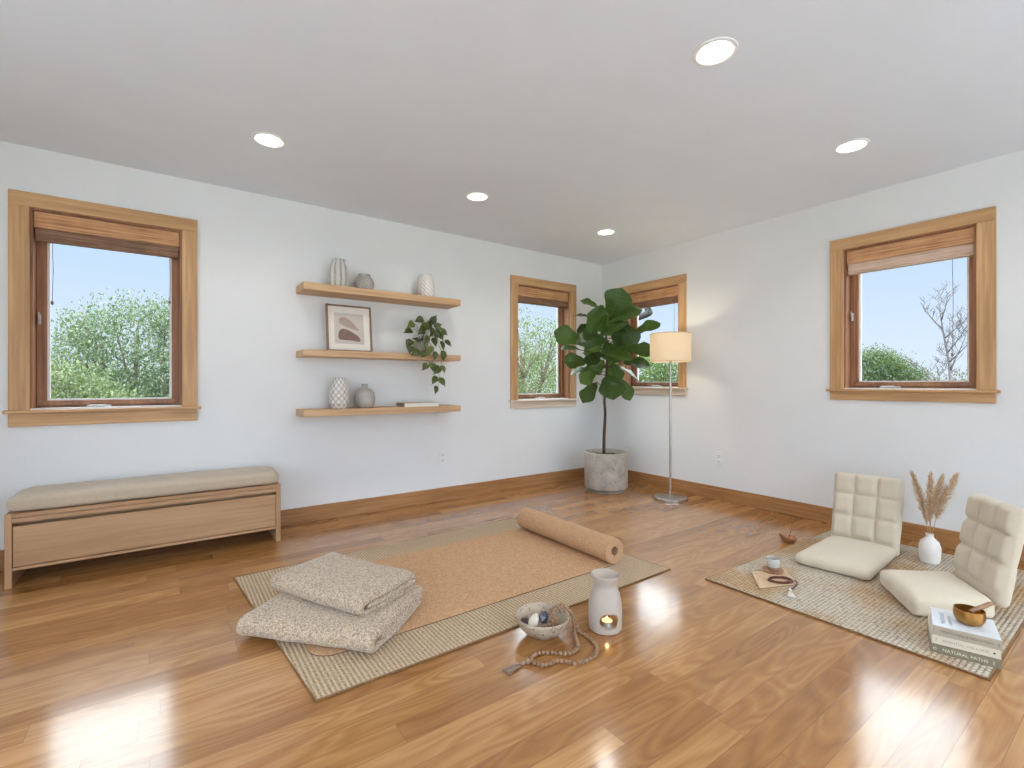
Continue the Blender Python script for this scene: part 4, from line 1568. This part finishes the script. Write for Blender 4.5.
t = thing('prayer_beads', 'string of round brown wooden beads spilling over the bowl rim onto the floor', 'beads', (1.28, 1.45, 0))
O_ = Vector((1.28, 1.45, 0))
bm = new()
bmesh.ops.create_icosphere(bm, subdivisions=2, radius=BR)
first = obj('bead', bm, M['bead'], t, True)
first.location = beadpts[0] - O_
for p in beadpts[1:]:
    c = first.copy()
    C.objects.link(c)
    c.parent = t
    c.location = p - O_
    c.rotation_euler = (p.x * 50, p.y * 70, p.x * 90)
cb = new()
tube(cb, [p - O_ for p in smooth_path(path3, 4)], 0.0014, 5)
obj('cord', cb, M['cord'], t, True)
gb = new()
lathe(gb, [(0, -0.011), (0.007, -0.009), (0.0095, 0), (0.007, 0.009), (0, 0.011)], 16)
gb.transform(Matrix.Translation(Vector((1.110, 1.438, 0.0095)) - O_))
obj('guru_bead', gb, M['bead'], t, True)


def tassel(p0, p1, spread, mat, parent, off, n=36, seed=1, neck=0.007):
    rng = random.Random(seed)
    p0, p1 = Vector(p0) - off, Vector(p1) - off
    ax = (p1 - p0)
    sd = Vector((-ax.y, ax.x, 0)).normalized()
    b = new()
    tube(b, [p0, p0 + ax * 0.06, p0 + ax * 0.16, p0 + ax * 0.22], [0.003, neck, neck, neck * 0.8], 10)
    for i in range(n):
        s = rng.uniform(-1, 1)
        h = rng.uniform(0.0015, 0.008)
        e = p0 + ax * rng.uniform(0.93, 1.02) + sd * s * spread
        e.z = max(0.0015, e.z * 0.3 + h * 0.7)
        q = p0 + ax * 0.2 + sd * s * neck * .6
        mid = q.lerp(e, .5)
        mid.z = max(0.002, p0.z * 0.7 + h * 0.5)
        tube(b, [q, mid, e], 0.0013, 4)
    return obj('tassel', b, mat, parent, True)


tassel((1.100, 1.441, 0.0085), (1.005, 1.437, 0.003), 0.022, M['tassel'], t, O_)

# ------------------------------------------------------------------ oil burner with tealight
OX, OY = 1.545, 1.452
outer = [(0.062, 0), (0.068, 0.003), (0.071, 0.012), (0.072, 0.06), (0.071, 0.11), (0.064, 0.15), (0.053, 0.180), (0.049, 0.192), (0.051, 0.204), (0.058, 0.222), (0.061, 0.232), (0.0605, 0.236)]
inner = [(0.057, 0.234), (0.048, 0.224), (0.028, 0.212), (0, 0.208)]
cavity = [(0, 0.176), (0.040, 0.172), (0.050, 0.155), (0.060, 0.12), (0.063, 0.06), (0.063, 0.026), (0, 0.026)]
body = lathe(new(), [(0, 0)] + outer + inner, 64)
t = thing('oil_burner', 'white ceramic oil burner on the wood floor with a lit candle inside its arch', 'burner', (OX, OY, 0), VIEW_RZ + R(6))
bo = obj('burner_body', body, M['ceramic_white'], t)
cut = new()
rounded_box(cut, 0.084, 0.10, 0.066, 0.032, 12, (0.0, -0.070, 0.058))
for cb in (lathe(new(), cavity, 64), cut):
    co = obj('cutter', cb, M['ceramic_white'])
    co.parent = t
    md = bo.modifiers.new('arch', 'BOOLEAN')
    md.operation = 'DIFFERENCE'
    md.solver = 'EXACT'
    md.object = co
    bpy.context.view_layer.update()
    me = bpy.data.meshes.new_from_object(bo.evaluated_get(bpy.context.evaluated_depsgraph_get()))
    bo.modifiers.clear()
    bo.data = me
    bpy.data.objects.remove(co)
for p in me.polygons:
    p.use_smooth = True
me.set_sharp_from_angle(angle=R(40))
tl = Vector((0.0, -0.026, 0.0265))
mat_ = Matrix.Rotation(VIEW_RZ + R(6), 4, 'Z')
tw = Vector((OX, OY, 0)) + mat_ @ tl
t2 = thing('tealight', 'small lit tealight candle inside the oil burner arch', 'candle', tw)
obj('candle_cup', lathe(new(), [(0, 0), (0.0235, 0), (0.0245, 0.001), (0.0245, 0.021), (0.0238, 0.021), (0.0232, 0.003), (0, 0.003)], 36), M['aluminium'], t2, auto=40)
wx = obj('wax', lathe(new(), [(0, 0.0035), (0.0228, 0.0035), (0.0228, 0.0175), (0.018, 0.0165), (0, 0.016)], 36), M['candle_wax'], t2, auto=40)
obj('wick', tube(new(), [(0, 0, 0.0155), (0.0004, 0, 0.021)], 0.0007, 6), M['ink_black'], wx)
obj('flame', lathe(new(), [(0, 0.019), (0.0030, 0.021), (0.0044, 0.0255), (0.0034, 0.031), (0, 0.040)], 16), M['flame'], t2, True)
ld = bpy.data.lights.new('candle_light', 'POINT')
ld.energy = 0.22
ld.color = (1.0, 0.66, 0.28)
ld.shadow_soft_size = 0.006
lo = bpy.data.objects.new('candle_light', ld)
C.objects.link(lo)
lo.parent = t2
lo.location = (0, 0, 0.034)

# ------------------------------------------------------------------ floor seats
ZR = 0.0095


def floor_seat(lab, loc, rz, wf, wb, d, th, hb, wt, tb, tilt, skew, seed, drop=0.95, bshift=0.0, bscale=1.0):
    """local +x is the way the seat faces"""
    t = thing('floor_chair', lab, 'chair', (loc[0], loc[1], ZR), rz, 'cream tufted floor chairs')

    def sd(p, n):
        q = p.copy()
        u, v = p.x / (d / 2), p.y / 0.5
        f = (p.x + d / 2) / d
        w = wb + (wf - wb) * f
        q.y = p.y * w + skew * f
        vv = p.y / 0.5
        if p.z > 0:
            q.z += 0.013 * max(0, 1 - u ** 4) * max(0, 1 - vv ** 4)
        q += Vector((n.x, n.y, n.z)) * 0.004 * noise.noise(Vector((p.x * 8 + seed, p.y * 4, p.z * 8)))
        return q
    # built at unit width so that the plan can taper; corner radius is applied in x and z, and re-rounded in y
    sb = new()
    rounded_box(sb, d, 1.0, th, 0.032, 26, (0, 0, th / 2 + 0.001), None)
    for v in sb.verts:
        p = v.co - Vector((0, 0, th / 2 + 0.001))
        y = p.y
        f = (p.x + d / 2) / d
        w = wb + (wf - wb) * f
        # keep the rounded edge its true size
        sgn = 1 if y > 0 else -1
        e = 0.5 - abs(y)
        yy = sgn * ((w / 2 - e) if e < 0.032 else (w / 2 - 0.032) * (abs(y) / (0.5 - 0.032)))
        u, vv = p.x / (d / 2), y / 0.5
        z = p.z
        if z > 0:
            z += 0.012 * max(0, 1 - u ** 4) * max(0, 1 - vv ** 4)
        k = 0.004 * noise.noise(Vector((p.x * 8 + seed, y * 4, z * 8)))
        v.co = Vector((p.x + k, yy + skew * f, z + th / 2 + 0.001 + (k if z > 0 else 0)))
    obj('seat', sb, M['chair'], t, True)
    # backrest: tufted 3 x 3 on its front
    bb = new()
    W = (wb + wt) / 2 * bscale
    H = hb + th * drop
    cuts = 62

    def bd(p, n):
        # p.x thickness (front = +x), p.y width, p.z height
        q = p.copy()
        u = (p.y / W + 0.5) * 3
        v = (p.z / H + 0.5)
        v3 = max(0.0, (v - 0.13) / 0.87) * 3
        k = (1 - abs(2 * (u % 1) - 1) ** 5) * (1 - abs(2 * (v3 % 1) - 1) ** 5) if v > 0.13 else 0.2
        s = 0.022 if p.x > 0 else 0.004
        q.x += s * k * (1 if n.x > 0 else -1) * max(0.0, abs(n.x) - 0.25) ** 1.5 / 0.65
        q.y *= 1 + (wt - wb) / (wt + wb) * (2 * v - 1)
        q += n * 0.003 * noise.noise(Vector((p.x * 9, p.y * 9 + seed, p.z * 9)))
        return q
    rounded_box(bb, tb, W, H, min(0.03, tb * 0.48), cuts, (0, 0, 0), bd)
    # front face plane passes through the seat's back top edge
    m = Matrix.Translation((-d / 2, bshift, th)) @ Matrix.Rotation(-tilt, 4, 'Y') @ Matrix.Translation((-tb / 2 - 0.012, 0, H / 2 - th * (drop - 0.03)))
    bb.transform(m)
    for v in bb.verts:
        v.co.z = max(v.co.z, 0.001)
    obj('backrest', bb, M['chair'], t, True)
    return t


floor_seat('cream tufted floor seat at the back, facing left, left of the pampas vase', (3.271, 1.129), 3.238, 0.371, 0.353, 0.567, 0.066, 0.415, 0.368, 0.085, 0.264, -0.022, 1)
floor_seat('cream tufted floor seat on the right, just behind the stack of books', (3.035, 0.711), 2.2, 0.396, 0.378, 0.345, 0.088, 0.419, 0.364, 0.05, 0.17, 0.08, 5, 0.38, -0.008, 0.95)

# ------------------------------------------------------------------ vase of pampas grass
VX, VY = 3.645, 0.848
vp = [(0.038, 0), (0.043, 0.003), (0.048, 0.018), (0.0515, 0.07), (0.0515, 0.092), (0.043, 0.124), (0.026, 0.142), (0.018, 0.151), (0.0175, 0.162), (0.020, 0.169)]
o = vessel('flower_vase', vp, 0.005, 'small white bottle vase holding dried pampas between the floor seats', 'vase', (VX, VY, ZR), M['white_vase'])
PL = [(-0.096, 0.510, 0.30, 0.0, 'leftmost pampas stem, leaning left in the white vase', 0.022),
      (0.020, 0.500, 0.27, 0.02, 'upright pampas stem in the middle of the white vase', 0.021),
      (0.094, 0.482, 0.22, 0.03, 'slim pampas stem second from the right in the white vase', 0.020),
      (0.138, 0.500, 0.27, -0.01, 'rightmost and fullest pampas stem, leaning right in the white vase', 0.027)]
for i, (dx, top, ln, dy, lab, fat) in enumerate(PL):
    rng = random.Random(30 + i)
    t = thing('pampas_stem', lab, 'dried grass', (VX, VY, ZR), VIEW_RZ, 'pampas stems in the white vase')
    b0 = Vector((dx * 0.06, dy * 0.1, 0.02))
    nk = Vector((dx * 0.07 + (0.003 if i % 2 else -0.003), dy * 0.2, 0.166))
    tp = Vector((dx, dy, top))
    path = smooth_path([b0, nk, nk.lerp(tp, 0.5) + Vector((-dx * 0.10, 0, 0.01)), tp], 12)
    sb = new()
    tube(sb, path, [0.0020] * len(path), 6)
    obj('stem', sb, M['stem'], t, True)
    pb = new()
    n = len(path)
    tot = [0]
    for a, b in zip(path[:-1], path[1:]):
        tot.append(tot[-1] + (b - a).length)
    Ltot = tot[-1]
    for q in range(520):
        s = rng.random() ** 0.85
        at_ = Ltot - ln * (1 - s)
        k = max(i2 for i2 in range(n) if tot[i2] <= at_)
        k = min(k, n - 2)
        p = path[k].lerp(path[k + 1], (at_ - tot[k]) / max(1e-6, tot[k + 1] - tot[k]))
        ax = (path[k + 1] - path[k]).normalized()
        rad = fat * math.sin(PI * min(1, s * 0.80 + 0.17)) ** 0.9 + 0.003
        d_ = rand_unit(rng).normalized()
        d_ = (d_ - ax * d_.dot(ax)).normalized()
        tip = p + d_ * rad * rng.uniform(0.25, 1.35) + ax * rng.uniform(0.016, 0.05) + Vector((0.006 if dx > 0 else -0.004, 0, -0.004)) * rng.random()
        tube(pb, [p, p.lerp(tip, .55) + d_ * 0.003, tip], [0.0015, 0.0012, 0.0004], 3, cap=False)
    obj('plume', pb, M['plume'], t)


# ------------------------------------------------------------------ stack of books, singing bowl, mallet
def text_part(s, size, mat, parent, loc, rot, name='title', extrude=0.0002, align='LEFT'):
    cu = bpy.data.curves.new(name, 'FONT')
    cu.body = s
    cu.size = size
    cu.align_x = align
    cu.align_y = 'CENTER'
    cu.extrude = extrude
    cu.resolution_u = 3
    tmp = bpy.data.objects.new('tmp_text', cu)
    C.objects.link(tmp)
    bpy.context.view_layer.update()
    me = bpy.data.meshes.new_from_object(tmp.evaluated_get(bpy.context.evaluated_depsgraph_get()))
    bpy.data.objects.remove(tmp)
    o = bpy.data.objects.new(name, me)
    me.materials.clear()
    me.materials.append(mat)
    C.objects.link(o)
    o.parent = parent
    o.location = loc
    o.rotation_euler = rot
    return o


def book(lab, loc, rz, w, dep, h, cover, spine, ink, title, tsize, marks, ink_mark):
    """local x along the spine, spine on the -y side facing the viewer"""
    t = thing('stacked_book', lab, 'book', loc, rz, 'books stacked on the jute rug')
    cv = new()
    box(cv, 0, w, 0.002, dep, 0, 0.003, 0.0006, 1)
    box(cv, 0, w, 0.002, dep, h - 0.003, h, 0.0006, 1)
    obj('cover', cv, cover, t)
    obj('pages', box(new(), 0.003, w - 0.003, 0.004, dep - 0.004, 0.003, h - 0.003), M['paper'], t)
    sp_ = obj('spine', box(new(), 0, w, -0.002, 0.004, 0, h, 0.0012, 2), spine, t)
    text_part(title, tsize, ink, sp_, (w * 0.5, -0.0024, h * 0.5), (R(90), 0, 0), align='CENTER')
    for kind, mx in marks:
        b = new()
        if kind == 'dot':
            disc(b, 0.0035, -0.0003, 0.0003, 14)
        elif kind == 'ring':
            lathe(b, [(0.0034, 0), (0.0042, 0.0003), (0.0050, 0)], 16, close=True)
        else:
            box(b, -0.003, 0.003, -0.0062, -0.0048, -0.0003, 0.0003)
            box(b, -0.003, 0.003, -0.0010, 0.0004, -0.0003, 0.0003)
            box(b, -0.003, 0.003, 0.0040, 0.0054, -0.0003, 0.0003)
        b.transform(Matrix.Translation((mx, -0.0024, h * 0.5)) @ Matrix.Rotation(R(90), 4, 'X'))
        obj('emblem', b, ink_mark if kind != 'dot' else M['ink_black'], sp_)
    return t


brz = R(-74)
Bk = Vector((2.432, 0.572, ZR))
h1, h2, h3 = 0.033, 0.035, 0.036
bw, bdp = 0.198, 0.205
book('sage green book at the bottom of the stack, behind the rug corner', (2.440, 0.566, ZR), brz, bw, bdp, h1, M['book_olive'], M['book_olive'], M['ink_pale'], 'NATURAL PATHS', 0.0165, [('ring', 0.013), ('bars', bw - 0.02)], M['ink_pale'])
book('cream book in the middle of the stack, black dot on its spine', (2.444, 0.563, ZR + h1), brz + R(1.0), bw - 0.004, bdp - 0.004, h2, M['book_cream'], M['book_cream'], M['ink_grey'], 'ESSENTIAL WELLNESS', 0.0135, [('bars', 0.013), ('dot', bw - 0.022)], M['ink_grey'])
tb_ = book('white book on top of the stack, under the singing bowl', (2.446, 0.560, ZR + h1 + h2), brz + R(-0.5), bw - 0.006, bdp - 0.006, h3, M['book_white'], M['book_spine'], M['ink'], 'MINDFULNESS & MEDITATION', 0.0108, [('bars', bw - 0.014)], M['ink'])
text_part('MINDFULNESS', 0.019, M['ink_blue'], tb_, (0.034, 0.035, h3 + 0.0003), (0, 0, R(90)))
text_part('& MEDITATION', 0.014, M['ink_blue'], tb_, (0.056, 0.035, h3 + 0.0003), (0, 0, R(90)), 'subtitle')

SB = Vector((2.574, 0.478, ZR + h1 + h2 + h3 + 0.0005))
o = obj('singing_bowl', lathe(new(), [(0, 0), (0.030, 0), (0.046, 0.006), (0.057, 0.022), (0.0595, 0.038), (0.0575, 0.054), (0.0575, 0.058), (0.0545, 0.058), (0.0545, 0.053), (0.0562, 0.038), (0.053, 0.024), (0.042, 0.010), (0.026, 0.005), (0, 0.005)], 56), M['brass'], auto=60)
o.scale = (0.82, 0.82, 1.0)
o.location = SB
tag(o, 'small bronze singing bowl on the stack of books', 'bowl')
mb = new()
mp = [(0, 0), (0.007, 0.0006), (0.0092, 0.003), (0.0098, 0.03), (0.0102, 0.09), (0.0094, 0.106), (0.007, 0.109), (0, 0.11)]
lathe(mb, mp, 24)
o = obj('striker', mb, M['mallet'], auto=50)
q0 = SB + Vector((0.002, -0.001, 0.047))
q1 = SB + Vector((0.062, -0.048, 0.078))
dirv = (q1 - q0).normalized()
o.scale = (0.85, 0.85, 0.85)
o.rotation_euler = dirv.to_track_quat('Z', 'Y').to_euler()
o.location = q0
tag(o, 'short brown wooden mallet resting across the singing bowl', 'mallet')

# ------------------------------------------------------------------ tray card, coaster, cup, bracelet
card = [(2.455, 1.243), (2.660, 1.160), (2.835, 1.290), (2.628, 1.377)]
t = thing('notebook', 'tan paper notebook lying on the jute rug under the cup', 'notebook', (2.645, 1.268, ZR + 0.0005))
off = Vector((2.645, 1.268))
cc = [(x - off.x, y - off.y) for x, y in card]
obj('cover', prism(new(), cc, 0.005, 0.008, 0.001), M['card'], t)
obj('pages', prism(new(), [(x * 0.985, y * 0.985) for x, y in cc], 0.0015, 0.005), M['card_edge'], t)
obj('back_cover', prism(new(), cc, 0, 0.0015), M['card'], t)
CU = (2.735, 1.312, ZR + 0.009)
o = obj('coaster', lathe(new(), [(0, 0), (0.044, 0), (0.052, 0.004), (0.055, 0.011), (0.053, 0.012), (0.048, 0.007), (0, 0.006)], 40), M['coaster'], auto=50)
o.location = CU
tag(o, 'round wooden saucer under the grey cup', 'saucer')
t = thing('tea_cup', 'small pale grey handleless cup on a wooden saucer', 'cup', (CU[0], CU[1], CU[2] + 0.0065))
obj('cup_body', lathe(new(), [(0.0285, 0.0195), (0.031, 0.022), (0.0335, 0.036), (0.0345, 0.055), (0.0335, 0.068), (0.0325, 0.069), (0.0312, 0.067), (0.032, 0.05), (0.029, 0.026), (0, 0.024), (0, 0.0195)], 40), M['cup'], t, auto=60)
obj('cup_foot', lathe(new(), [(0, 0), (0.023, 0), (0.0255, 0.003), (0.0305, 0.0205), (0.0300, 0.0210), (0, 0.0205)], 36), M['cup_base'], t, auto=50, label='bare brown clay foot')
obj('tea', disc(new(), 0.0305, 0.050, 0.0515, 32), M['tea'], t)

t = thing('bead_bracelet', 'coiled dark red bead bracelet with a white tassel on the notebook', 'bracelet', (2.63, 1.22, ZR + 0.0085))
O_ = Vector((2.63, 1.22, 0))
zc = 0.0042
coil = []
c0_ = Vector((2.630, 1.222))
for i in range(64):
    a = 2 * PI * i / 29
    rx, ry = 0.062 - 0.006 * (i // 29), 0.034 + 0.002 * (i // 29)
    u = Vector((0.812, -0.584)) * rx * math.cos(a) + Vector((0.584, 0.812)) * ry * math.sin(a)
    coil.append(Vector((c0_.x + u.x, c0_.y + u.y, zc + (0.0062 if i >= 29 else 0) + (0.002 if i >= 58 else 0))))
tail = [(2.690, 1.176, 0.0055), (2.672, 1.160, 0.0045), (2.640, 1.147, 0.004), (2.602, 1.146, -0.002), (2.585, 1.150, -0.0045)]
bp_ = resample(smooth_path(coil, 4), 0.0078) + resample(smooth_path(tail, 6), 0.0078)
bm = new()
bmesh.ops.create_icosphere(bm, subdivisions=2, radius=0.0042)
first = obj('bead', bm, M['bead_dark'], t, True)
first.location = bp_[0] - O_
for p in bp_[1:]:
    c = first.copy()
    C.objects.link(c)
    c.parent = t
    c.location = p - O_
ts = tassel((2.575, 1.150, 0.004), (2.480, 1.100, -0.005), 0.018, M['tassel_white'], t, O_ + Vector((0, 0, 0)), 40, 3, 0.006)
ts['label'] = 'white tassel'
for v in ts.data.vertices:
    v.co.z = max(v.co.z - 0.004, -0.0078)

# ------------------------------------------------------------------ incense holder
IX, IY = 3.388, 1.522
t = thing('incense_holder', 'small boat shaped wooden incense bowl on the floor by the jute rug', 'incense holder', (IX, IY, 0), VIEW_RZ)
ib = new()
lathe(ib, [(0, 0.0), (0.028, 0.0), (0.036, 0.005), (0.048, 0.022), (0.052, 0.032), (0.049, 0.033), (0.044, 0.024), (0.030, 0.010), (0, 0.008)], 44)
for v in ib.verts:
    if v.co.x < -0.02:
        k = (-v.co.x - 0.02) / 0.03
        v.co.z += 0.022 * k * k * min(1, v.co.z / 0.02)
        v.co.x -= 0.006 * k
obj('bowl', ib, M['incense_wood'], t, auto=60)
obj('stick_socket', lathe(new(), [(0, 0.007), (0.009, 0.007), (0.008, 0.02), (0.003, 0.022), (0, 0.022)], 16), M['incense_wood'], t, auto=50)
o = obj('incense_stick', tube(new(), [(0, 0, 0.022), (0.018, 0, 0.085), (0.036, 0, 0.165)], [0.0019, 0.0019, 0.0016], 6), M['stick'], smooth=True)
o.location = (IX, IY, 0)
o.rotation_euler = (0, 0, VIEW_RZ)
tag(o, 'thin brown incense stick leaning in the wooden incense bowl', 'incense stick')
